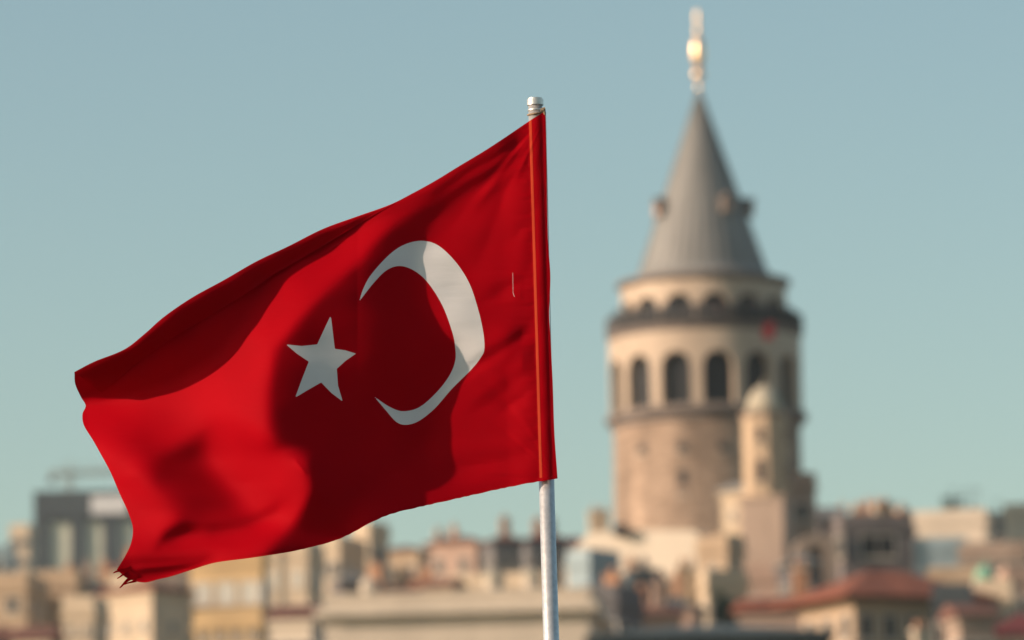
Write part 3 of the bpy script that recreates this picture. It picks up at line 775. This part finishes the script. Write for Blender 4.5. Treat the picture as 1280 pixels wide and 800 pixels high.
# rope tie at the top corner
m = MB()
uu = axis.orthogonal().normalized(); ww = axis.cross(uu)
for k in range(1):
    prev = None
    for i in range(25):
        a = 2*math.pi*i/24
        p = PTl - up*(.040 + .006*k + .004*math.cos(a)) + (uu*math.cos(a)+ww*math.sin(a))*(rp+.0025)
        if prev is not None: m.tube(prev, p, .003, 6)
        prev = p
tk = at(680, 138, DP-.01) - org
m.tube(tk - Vector((.012, 0, 0)), tk, .006, 8); m.tube(tk, tk + Vector((.003, 0, -.014)), .005, 8, .003)
m.tube(tk + Vector((-.008,0,.003)), tk + Vector((.004,0,.006)), .005, 8)
m.build('rope_knot', M['rope'], fp)
# water-worn halyard down the right of the pole
m = MB(); a0 = at(684.5, 600, DP+.02) - org
h0 = at(682, 140, DP+.03)-org; h1 = at(697, 800, DP+.03)-org
pr = h0
for i in range(1, 21):
    t = i/20; p = h0.lerp(h1, t); m.tube(pr, p, .0013, 6); pr = p
m.tube(h1, h1 + (h1-h0)*2.2, .0013, 6)
m.build('halyard', M['pole'], fp)

# ================================================================== the flag
def mat_cloth(name, c, trans, sat_trans, tfac=.3, rough=.62):
    m = bpy.data.materials.new(name); m.use_nodes = True
    t = m.node_tree; b = t.nodes['Principled BSDF']; out = t.nodes['Material Output']
    b.inputs['Roughness'].default_value = rough
    b.inputs['Specular IOR Level'].default_value = .02
    b.inputs['Sheen Weight'].default_value = .0
    b.inputs['Sheen Tint'].default_value = (*sat_trans, 1)
    tc = t.nodes.new('ShaderNodeTexCoord')
    n = t.nodes.new('ShaderNodeTexNoise'); n.inputs['Scale'].default_value = 5; n.inputs['Detail'].default_value = 8
    t.links.new(tc.outputs['Object'], n.inputs[0])
    r = t.nodes.new('ShaderNodeValToRGB'); r.color_ramp.elements[0].position = .3; r.color_ramp.elements[1].position = .7
    r.color_ramp.elements[0].color = (*[x*.88 for x in c], 1); r.color_ramp.elements[1].color = (*c, 1)
    t.links.new(n.outputs[0], r.inputs[0]); t.links.new(r.outputs[0], b.inputs['Base Color'])
    tr = t.nodes.new('ShaderNodeBsdfTranslucent'); tr.inputs[0].default_value = (*trans, 1)
    mx = t.nodes.new('ShaderNodeMixShader'); mx.inputs[0].default_value = tfac
    # woven threads + faint crumple
    w1 = t.nodes.new('ShaderNodeTexWave'); w1.bands_direction = 'X'; w1.inputs['Scale'].default_value = 240; w1.inputs['Distortion'].default_value = .5
    w2 = t.nodes.new('ShaderNodeTexWave'); w2.bands_direction = 'Z'; w2.inputs['Scale'].default_value = 240; w2.inputs['Distortion'].default_value = .5
    n3 = t.nodes.new('ShaderNodeTexNoise'); n3.inputs['Scale'].default_value = 14; n3.inputs['Detail'].default_value = 5
    mp = t.nodes.new('ShaderNodeMapping'); mp.inputs['Rotation'].default_value = (0, R(-35), 0); mp.inputs['Scale'].default_value = (.35, 1, 1.6)
    t.links.new(tc.outputs['Object'], mp.inputs[0]); t.links.new(mp.outputs[0], n3.inputs[0])
    for w in (w1, w2): t.links.new(tc.outputs['Object'], w.inputs[0])
    ad = t.nodes.new('ShaderNodeMath'); ad.operation = 'ADD'
    t.links.new(w1.outputs[1], ad.inputs[0]); t.links.new(w2.outputs[1], ad.inputs[1])
    b1 = t.nodes.new('ShaderNodeBump'); b1.inputs['Strength'].default_value = .10; b1.inputs['Distance'].default_value = .001
    b2 = t.nodes.new('ShaderNodeBump'); b2.inputs['Strength'].default_value = .22; b2.inputs['Distance'].default_value = .012
    t.links.new(ad.outputs[0], b1.inputs['Height']); t.links.new(n3.outputs[0], b2.inputs['Height'])
    t.links.new(b2.outputs[0], b1.inputs['Normal'])
    t.links.new(b1.outputs[0], b.inputs['Normal'])
    t.links.new(b.outputs[0], mx.inputs[1]); t.links.new(tr.outputs[0], mx.inputs[2])
    t.links.new(mx.outputs[0], out.inputs[0])
    return m
RED = (.37, .0008, .006)
M['flagred'] = mat_cloth('red_flag_cloth', RED, (.62, .0, .006), (1, .1, .1), .13)
M['flagwhite'] = mat_cloth('white_flag_cloth', (.74, .73, .72), (.70, .55, .5), (1, 1, 1), .16)
M['painted_glint'] = mat_cloth('painted_orange_glint', (.62, .07, .03), (.8, .1, .02), (1, .3, .2), .2, .45)  # pole's sunlit highlight showing through the cloth, painted as an orange strip

def spline(pts, n, closed=False):
    P = np.array(pts, float)
    if closed: P = np.vstack([P[-1], P, P[0], P[1]])
    else: P = np.vstack([2*P[0]-P[1], P, 2*P[-1]-P[-2]])
    out = []
    segs = len(P) - 3
    for i in range(segs):
        p0, p1, p2, p3 = P[i:i+4]
        d = max(2, 16)
        for t in np.arange(d) / d:
            out.append(.5*((2*p1)+(-p0+p2)*t+(2*p0-5*p1+4*p2-p3)*t*t+(-p0+3*p1-3*p2+p3)*t**3))
    if not closed: out.append(P[-2])
    out = np.array(out)
    if n is None: return out
    s = np.r_[0, np.cumsum(np.linalg.norm(np.diff(out, axis=0), axis=1))]; q = np.linspace(0, s[-1], n)
    return np.c_[np.interp(q, s, out[:, 0]), np.interp(q, s, out[:, 1])]

def sdf(X, Y, poly):
    """signed distance, positive inside"""
    P = np.array(poly, float); Q = np.roll(P, -1, axis=0)
    d = np.full(X.shape, 1e9); ins = np.zeros(X.shape, bool)
    for (ax, ay), (bx, by) in zip(P, Q):
        ex, ey = bx-ax, by-ay; L = ex*ex+ey*ey
        if L < 1e-12: continue
        t = np.clip(((X-ax)*ex+(Y-ay)*ey)/L, 0, 1)
        d = np.minimum(d, (X-ax-t*ex)**2+(Y-ay-t*ey)**2)
        if ay != by:
            c = ((ay > Y) != (by > Y)) & (X < (bx-ax)*(Y-ay)/(by-ay)+ax); ins ^= c
    d = np.sqrt(d); return np.where(ins, d, -d)

# --- wanted facing-to-sun map of the cloth, from which its relief is solved
GX, GY, ST = 78, 78, 8.2
ox, oy = 78.0, 120.0
cxx, cyy = np.meshgrid(ox + ST*(np.arange(GX-1)+.5), oy + ST*(np.arange(GY-1)+.5))
S = np.full(cxx.shape, -.01)
def paint(poly, val, soft, amt=1.0):
    global S
    f = sdf(cxx, cyy, poly); w = amt / (1 + np.exp(-np.clip(f / soft, -30, 30)))
    S = S * (1-w) + val * w
def blob(x, y, rx, ry, ang, val, amt=1.0):
    global S
    a = R(ang); dx, dy = cxx-x, cyy-y
    u = (dx*math.cos(a)+dy*math.sin(a))/rx; v = (-dx*math.sin(a)+dy*math.cos(a))/ry
    w = amt*np.exp(-(u*u+v*v)); S = S*(1-w)+val*w
paint([(690,150),(600,215),(560,250),(535,285),(521,315),(515,372),(535,407),(566,425),(572,455),(545,510),(530,560),(535,584),(485,590),(450,615),(432,662),(440,710),(720,640),(720,140)], .36, 3)
paint([(60,520),(110,500),(150,492),(215,478),(270,448),(310,398),(342,345),(400,318),(440,292),(500,262),(530,250),(500,280),(460,315),(420,352),(375,400),(348,432),(337,480),(332,540),(345,562),(385,570),(388,615),(362,655),(330,692),(270,720),(215,740),(100,760)], .88, 3.5)
blob(480,275,70,22,-32,.5,.8)
blob(605,195,70,12,-32,.42,.8)
blob(400,340,60,22,-38,.75,.9)
blob(455,296,50,15,-32,.65,.9)
blob(345,390,60,30,-60,.8,.7)
paint([(330,470),(372,420),(352,520),(352,560),(330,560)], .75, 6, .3)
paint([(110,560),(150,530),(192,548),(205,575),(160,585),(125,575)], .45, 8, .8)
paint([(262,532),(240,545),(186,574),(176,592),(200,622),(232,650),(300,652),(318,640),(290,612),(262,582)], .22, 6, 1)
paint([(262,534),(236,552),(190,578),(196,600),(225,590),(250,566)], .03, 5, .95)
paint([(215,596),(250,590),(290,625),(286,642),(244,640),(220,622)], -.02, 6, .8)
paint([(196,682),(206,664),(226,650),(250,656),(262,664),(232,668)], -.25, 3)
paint([(250,652),(300,648),(345,632),(350,644),(310,662),(262,672)], .0, 2, .95)
paint([(232,680),(262,672),(312,660),(356,636),(372,610),(384,620),(366,650),(320,684),(270,690)], 1.0, 3, .95)
paint([(140,690),(200,690),(262,694),(262,702),(200,724),(140,728)], -.08, 2.5, .9)
paint([(160,684),(200,686),(260,680),(300,690),(262,697),(200,696)], .55, 3, .8)
blob(365,585,24,26,-60,.98,.8)
blob(275,525,40,26,20,.95,.7)
blob(150,620,22,60,-22,.7,.7)
blob(470,560,60,70,0,-.02,.5)
blob(650,440,70,17,-38,.08,.85)
blob(610,480,60,13,-42,.12,.6)
blob(640,400,60,8,-38,.42,.5)
blob(580,560,50,25,-20,.36,.5)
blob(470,560,60,70,0,.0,.6)
paint([(655,172),(600,206),(560,236),(520,256),(490,275),(462,310),(452,345),(500,330),(520,300),(545,272),(590,236),(660,196)], -.04, 3)
blob(470,285,60,9,-30,.62,.7)
blob(560,222,70,6,-30,.5,.7)
paint([(344,440),(372,402),(410,360),(462,318),(512,318),(514,372),(532,410),(562,440),(540,505),(528,560),(480,592),(430,640),(400,668),(372,660),(390,610),(384,572),(345,556),(338,500)], -.12, 4, .9)
# shade under the rolled top edge
paint([(100,478),(126,490),(165,458),(205,428),(255,398),(315,362),(330,352),(318,372),(292,400),(262,436),(215,474),(160,490),(120,500)], -.02, 4)
L = SUN
N = GX*GY
idx = np.arange(N).reshape(GY, GX)
rows = []; rhs = []
def addrow(A, cols_, vals, b): A.append((cols_, vals, b))
eq = []
sc = DP / FPX          # metres per pixel
g = ST*sc
A = np.zeros((N, N)); B = np.zeros(N)
def acc(ids, cf, b, w):
    # ids: list of index arrays, cf: coefficients, b: rhs array
    for i, ci in zip(ids, cf):
        np.add.at(B, i, w*ci*b)
        for j, cj in zip(ids, cf):
            np.add.at(A, (i, j), w*ci*cj)
a00, a10, a01, a11 = idx[:-1,:-1].ravel(), idx[:-1,1:].ravel(), idx[1:,:-1].ravel(), idx[1:,1:].ravel()
# outward (towards camera) normal ~ (h_x, -1, h_z); s = L.x*h_x - L.y + L.z*h_z ; rows go down => h_z = -dh/drow
kx, kz = L.x/(2*g), -L.z/(2*g)
rh_ = (S + L.y).ravel()
acc([a00, a10, a01, a11], [-kx-kz, kx-kz, -kx+kz, kx+kz], rh_, 1.0)
lam = .020/(g*g)*g*g/g/g
lam = 1.0e-6/(g**4)
i1 = [idx[:, :-2].ravel(), idx[:, 1:-1].ravel(), idx[:, 2:].ravel()]
i2 = [idx[:-2, :].ravel(), idx[1:-1, :].ravel(), idx[2:, :].ravel()]
acc(i1, [1, -2, 1], np.zeros(len(i1[0])), lam)
acc(i2, [1, -2, 1], np.zeros(len(i2[0])), lam*12)
# keep vertical slopes modest
acc([idx[:-1,:].ravel(), idx[1:,:].ravel()], [-1/g, 1/g], np.zeros((GY-1)*GX), .02)
acc([idx.ravel()], [1.0], np.zeros(N), .05)
hoist = np.array([idx[j, int(round((672+ (j*ST+oy-150)*.03 - ox)/ST))] for j in range(GY)])
acc([hoist], [1.0], np.zeros(GY), 3e3)
Hh = np.linalg.solve(A, B).reshape(GY, GX)

def sampleH(X, Y):
    u = np.clip((X-ox)/ST, 1, GX-2.001); v = np.clip((Y-oy)/ST, 1, GY-2.001)
    i = np.floor(u).astype(int); j = np.floor(v).astype(int); fu, fv = u-i, v-j
    def w(t): # cubic B-spline weights (smooth)
        return [(1-t)**3/6, (3*t**3-6*t**2+4)/6, (-3*t**3+3*t**2+3*t+1)/6, t**3/6]
    wu, wv = w(fu), w(fv); out = np.zeros_like(u)
    for a in range(4):
        for b_ in range(4):
            out += wv[a]*wu[b_]*Hh[np.clip(j+a-1, 0, GY-1), np.clip(i+b_-1, 0, GX-1)]
    return out
def pole_x(Y): return 669 + (Y-127)*(691-669)/(865-127)
def depth(X, Y):
    h = sampleH(X, Y)
    dx = (X - pole_x(Y))
    fade = np.clip((pole_x(Y)-9 - X)/40, 0, 1); fade = fade*fade*(3-2*fade)
    h = h*fade
    # diagonal tension folds leaving the hoist
    for (x0, y0, x1, y1, amp, wd) in ((690,398,560,480,.006,9),(690,425,575,515,-.005,12),(690,330,600,380,.003,9),(680,160,560,232,.006,7),(676,185,590,255,-.004,8),(690,560,560,590,.004,12),
                                      (368,575,382,592,-.003,3),(165,712,240,705,-.005,5),(560,225,400,300,-.004,8),(118,545,160,690,.003,7),(690,470,620,520,.003,7),(690,250,640,300,.0025,7),(655,180,600,330,.0025,10)):
        ex, ey = x1-x0, y1-y0; Ln = math.hypot(ex, ey); t = ((X-x0)*ex+(Y-y0)*ey)/Ln**2; dd = ((X-x0)*ey-(Y-y0)*ex)/Ln
        env = np.clip(t*4+.4, 0, 1)*np.clip((1.15-t)*2.5, 0, 1)
        h = h + amp*np.exp(-(dd/wd)**2)*env*np.clip((pole_x(Y)-10-X)/16, 0, 1)
    # strain ripples that fan out of both hoist corners, puckers along the sleeve edge and the bottom hem
    for (qx, qy, n_, ph, am) in ((684,141,31,0.3,.0011),(697,598,27,1.1,.0008)):
        an = np.arctan2(Y-qy, qx-X); di = np.hypot(X-qx, Y-qy)
        h = h + am*(np.sin(an*n_+ph+.9*np.sin(di*.021))+.5*np.sin(an*n_*1.7+2*ph+np.sin(di*.03)))*(.6+.4*np.sin(an*7+di*.017))*np.clip(di/70, 0, 1)*np.exp(-di/190)
    pk = np.clip((pole_x(Y)-8-X)/5, 0, 1)*np.exp(-np.clip(pole_x(Y)-8-X, 0, None)/16)
    h = h + .0009*pk*(np.sin(Y*.33+2*np.sin(Y*.05))+.6*np.sin(Y*.71))
    h = h + .0011*np.sin(X*.045+Y*.11+1.5*np.sin(Y*.021))*np.sin(X*.031-Y*.05)*fade
    rr = 11.0*sc
    bul = np.sqrt(np.clip(1-(dx/11.0)**2, 0, 1))*rr - .92*9*sc
    bul = .3*(bul + np.sqrt(bul**2 + (.0012)**2))
    h = h - bul - .0013*np.exp(-((dx+7.0)/1.7)**2) - .0006*np.sin(Y*.12+np.sin(Y*.05))*np.clip((dx+6)/8,0,1)  # includes a narrow ridge so the painted highlight strip catches sun
    return h
X2 = np.vectorize(lambda x, y, d: 0)
Cm = np.array(CMAT)
def to_world(X, Y, d):
    v = np.stack([(X-640)/FPX, -(Y-400)/FPX, -np.ones_like(X)], -1) @ Cm.T
    return np.array(CAM) + v*(d/v[..., 1])[..., None]

top = spline([(93,465),(118,452),(155,437),(180,418),(205,396),(240,372),(280,350),(320,327),(360,308),(404,286),(445,271),(487,256),(515,242),(544,226),(575,207),(605,189),(634,170),(662,151),(681.5,139)], 420)
bot = spline([(146,712),(160,723),(180,728),(198,724),(215,720),(240,712),(270,703),(315,697),(360,690),(392,683),(420,675),(440,666),(460,655),(490,642),(540,630),(580,621),(620,612),(660,604),(697,598)], 420)
bot[:, 1] += .3*np.sin(bot[:, 0]*.42+np.sin(bot[:, 0]*.13)*2)*np.clip((bot[:, 0]-330)/150, 0, 1)*np.clip((694-bot[:, 0])/20, 0, 1)
left = spline([(93,465),(94,480),(101,496),(107,507),(103,518),(105,532),(116,550),(125,566),(138,590),(150,618),(160,640),(166,660),(164,678),(157,694),(146,712)], 300)
right = spline([(681.5,139),(682.5,170),(683.5,230),(685,300),(688,345),(686.5,390),(688,420),(691,480),(693,540),(697,598)], 300)
hem = spline([(127,491),(165,459),(205,429),(255,399),(315,362),(340,344),(360,333),(404,307),(447,281),(493,254)], 300)
kk = int(np.argmin(np.abs(top[:, 0]-493)))
tp = spline(top[:kk+1:6].tolist(), 300)
_wp = np.hypot(*(hem-tp).T)
def push(X, Y):
    T = tp[::10]; d = np.full(X.shape, 1e9)
    for (ax, ay), (bx, by) in zip(T[:-1], T[1:]):
        ex, ey = bx-ax, by-ay; t = np.clip(((X-ax)*ex+(Y-ay)*ey)/(ex*ex+ey*ey), 0, 1)
        d = np.minimum(d, np.hypot(X-ax-t*ex, Y-ay-t*ey))
    w = np.interp(X, (hem[:, 0]+tp[:, 0])/2, _wp, right=0.0)*np.clip((492-X)/45, 0, 1)
    t = np.clip(d/np.maximum(w, 1)*1.15, 0, 1)
    return (.42*w*sc+.010*np.clip(w/20, 0, 1))*np.sin(t*math.pi/2)*(1-.9*(lambda q: q*q*(3-2*q))(np.clip((d-w*1.3)/230, 0, 1)))
NU, NV = 420, 300
u = np.linspace(0, 1, NU)[None, :, None]; v = np.linspace(0, 1, NV)[:, None, None]
C = (1-v)*top[None]+v*bot[None] + (1-u)*left[:, None]+u*right[:, None] - ((1-u)*(1-v)*top[0]+u*(1-v)*top[-1]+(1-u)*v*bot[0]+u*v*bot[-1])
FX, FY = C[..., 0], C[..., 1]
FD = DP + depth(FX, FY) + push(FX, FY)
# top edge rolls away: under the flap the sheet is pushed back a little
WP = to_world(FX, FY, FD)

crescent = spline([(448.5,377.5),(455,359),(465,342),(486,319),(505,306),(527,301),(548,307),(570,328),(587,355),(598,388),(604,415),(605.5,436),(601,447),(589,462),(565,486),(543,511),(523,526.5),(507,531),(495,527),(482,512.5),(467.5,495.5)], None)
inner = spline([(467.5,495.5),(487,508.5),(504,514),(525,508.5),(547,489),(562,469),(569,451),(569,434),(565,414),(553,382),(535,353.5),(518,338.5),(500,332.5),(483,338),(466,355),(448.5,377.5)], None)
cres_poly = np.vstack([crescent, inner[1:-1]])
star_poly = [(357.5,430.5),(377,432.5),(396.5,430.5),(405,412),(413.5,394),(416,415),(418.5,436),(432,438),(445,442),(432,451),(421,461),(422.5,482),(428.5,502),(414,491),(401.5,478),(384,488),(369,497),(377,475),(386,452),(371,442)]
fC = sdf(FX, FY, cres_poly); fS = sdf(FX, FY, star_poly)
pxs = pole_x(FY)
fGlintL = FX - (pxs - 8.5); fGlintR = FX - (pxs - 5.3)  # left and right borders of the painted pole highlight
org_f = at(690, 599, DP)
flag = empty('red_flag', org_f); tag(flag, 'large red flag with white crescent and star flying from the silver pole', 'flag')

def clip_parts():
    parts = {k: ({}, [], []) for k in ('field', 'crescent', 'star', 'painted_glint', 'sleeve')}
    n = NU; Wf = WP.reshape(-1, 3) - np.array(org_f)
    F = {'c': fC.ravel(), 's': fS.ravel(), 'l': fGlintL.ravel(), 'r': fGlintR.ravel()}
    def emit(part, poly):
        d, vs, fs = parts[part]; ids = []
        for key, co in poly:
            if key not in d: d[key] = len(vs); vs.append(co)
            ids.append(d[key])
        if len(ids) >= 3: fs.append(ids)
    def split(tri, f):
        ins, outs = [], []
        k = len(tri)
        for a in range(k):
            p, q = tri[a], tri[(a+1) % k]; fp_, fq = f[p], f[q]
            P_ = (p, tuple(Wf[p]))
            (ins if fp_ > 0 else outs).append(P_)
            if (fp_ > 0) != (fq > 0):
                t = fp_/(fp_-fq); co = tuple(Wf[p]*(1-t)+Wf[q]*t); e_ = ((min(p, q), max(p, q)), co)
                ins.append(e_); outs.append(e_)
        return ins, outs
    for j in range(NV-1):
        for i in range(NU-1):
            q = [j*n+i, j*n+i+1, (j+1)*n+i+1, (j+1)*n+i]
            st = {k: [f[x] > 0 for x in q] for k, f in F.items()}
            mixed = [k for k in st if any(st[k]) and not all(st[k])]
            if not mixed:
                part = 'sleeve' if st['r'][0] else 'painted_glint' if st['l'][0] else 'crescent' if st['c'][0] else 'star' if st['s'][0] else 'field'
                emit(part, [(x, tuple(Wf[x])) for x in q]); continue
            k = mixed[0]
            a_in = {'c': 'crescent', 's': 'star', 'l': 'painted_glint', 'r': 'sleeve'}[k]; a_out = 'painted_glint' if k == 'r' else 'field'
            for tri in ((q[0], q[1], q[2]), (q[0], q[2], q[3])):
                ins, outs = split(tri, F[k])
                emit(a_in, ins); emit(a_out, outs)
    return parts
parts = clip_parts()
def mesh_obj(name, vs, fs, mat, parent):
    me = bpy.data.meshes.new(name); me.from_pydata(vs, [], fs); me.materials.append(mat)
    me.polygons.foreach_set('use_smooth', [True]*len(fs)); me.update()
    o = bpy.data.objects.new(name, me); col.objects.link(o); o.parent = parent; return o
for nm, mt in (('field', 'flagred'), ('crescent', 'flagwhite'), ('star', 'flagwhite'), ('painted_glint', 'painted_glint'), ('sleeve', 'flagred')):
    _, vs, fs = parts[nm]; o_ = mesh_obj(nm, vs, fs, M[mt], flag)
# back layer of the sleeve, behind the pole
vs = []; nsl = 12
for j in range(0, NV, 3):
    y = float(right[j, 1]); xr = float(right[j, 0]); xl = pole_x(y)-11
    for i in range(nsl+1):
        x = xl+(xr-xl)*i/nsl; dx = x-pole_x(y)
        dd = DP + .0285 + math.sqrt(max(0, 1-(dx/11.5)**2))*10.8*sc + .001
        p = at(x, max(y, float(np.interp(x, top[:, 0], top[:, 1]))+1), dd) - org_f; vs.append(tuple(p))
nr = len(vs)//(nsl+1)
mesh_obj('sleeve_back', vs, [(j*(nsl+1)+i, j*(nsl+1)+i+1, (j+1)*(nsl+1)+i+1, (j+1)*(nsl+1)+i) for j in range(nr-1) for i in range(nsl)], M['flagred'], flag)

m = MB(); m.tube(at(641, 341, DP-.006)-org_f, at(641.3, 366, DP-.006)-org_f, .0005, 5); m.tube(at(641.3, 366, DP-.006)-org_f, at(643, 371, DP-.006)-org_f, .0008, 5)
m.build('loose_thread', M['flagwhite'], flag)

# rolled-over top edge
NR = 26; vs = []
TT = np.linspace(0, 1, NR)
for i in range(300):
    a = tp[i]; b_ = hem[i]; wpx = math.hypot(*(b_-a)); 
    x = a[0]+(b_[0]-a[0])*TT; y = a[1]+(b_[1]-a[1])*TT
    hh = depth(x, y)
    k_ = .33 + .06*math.sin(i*.07) + .05*math.sin(i*.19+1)
    off = wpx*min(1, max(0, (492-(a[0]+b_[0])/2)/45))*sc*(k_*TT - .22*np.sin(TT*math.pi)*(1-TT)) - .0015*TT
    vs.append(to_world(x, y, DP+hh+off))
vs = np.array(vs).reshape(-1, 3)-np.array(org_f)
mesh_obj('rolled_hem', [tuple(p) for p in vs], [(i*NR+j, i*NR+j+1, (i+1)*NR+j+1, (i+1)*NR+j) for i in range(299) for j in range(NR-1)], M['flagred'], flag)

# stitched bottom hem: a thin doubled strip
vs = []; k = 0
for i in range(0, NU, 2):
    p = C[-1, i]; q = C[-9, i]; d_ = (q-p)/max(1e-6, np.linalg.norm(q-p))
    for s in (-.2, 4.2):
        xy = p+d_*s; q1 = np.array([xy[0]]); q2 = np.array([xy[1]]); dd = DP+float((depth(q1, q2)+push(q1, q2))[0])-.0016
        vs.append(tuple(at(float(xy[0]), float(xy[1]), dd)-org_f))
mesh_obj('bottom_hem', vs, [(2*i, 2*i+2, 2*i+3, 2*i+1) for i in range(len(vs)//2-1)], M['flagred'], flag)
# frayed ends at the lower free corner
r_ = random.Random(3)
for (x0, y0, x1, y1, w) in ((172,718,149,734,3.4),(176,721,156,732,2.4),(164,709,142,717,3.2),(166,714,146,722,2.6)):
    vs = []; n_ = 10; q1 = np.array([float(x0)]); q2 = np.array([float(y0)]); dp0 = DP+float((depth(q1, q2)+push(q1, q2))[0])-.004
    nx, ny = (y1-y0), -(x1-x0); ln = math.hypot(nx, ny); nx, ny = nx/ln, ny/ln
    for i in range(n_+1):
        t = i/n_; cx_ = x0+(x1-x0)*t+nx*1.3*math.sin(t*5+x0); cy_ = y0+(y1-y0)*t+ny*1.3*math.sin(t*5+x0); ww_ = w*(1-.8*t)
        for s in (-1, 1): vs.append(tuple(at(cx_+nx*ww_*s, cy_+ny*ww_*s, dp0-.006*math.sin(t*3+y0)+.003*s)-org_f))
    mesh_obj('frayed_strip', vs, [(2*i, 2*i+1, 2*i+3, 2*i+2) for i in range(n_)], M['flagred'], flag)
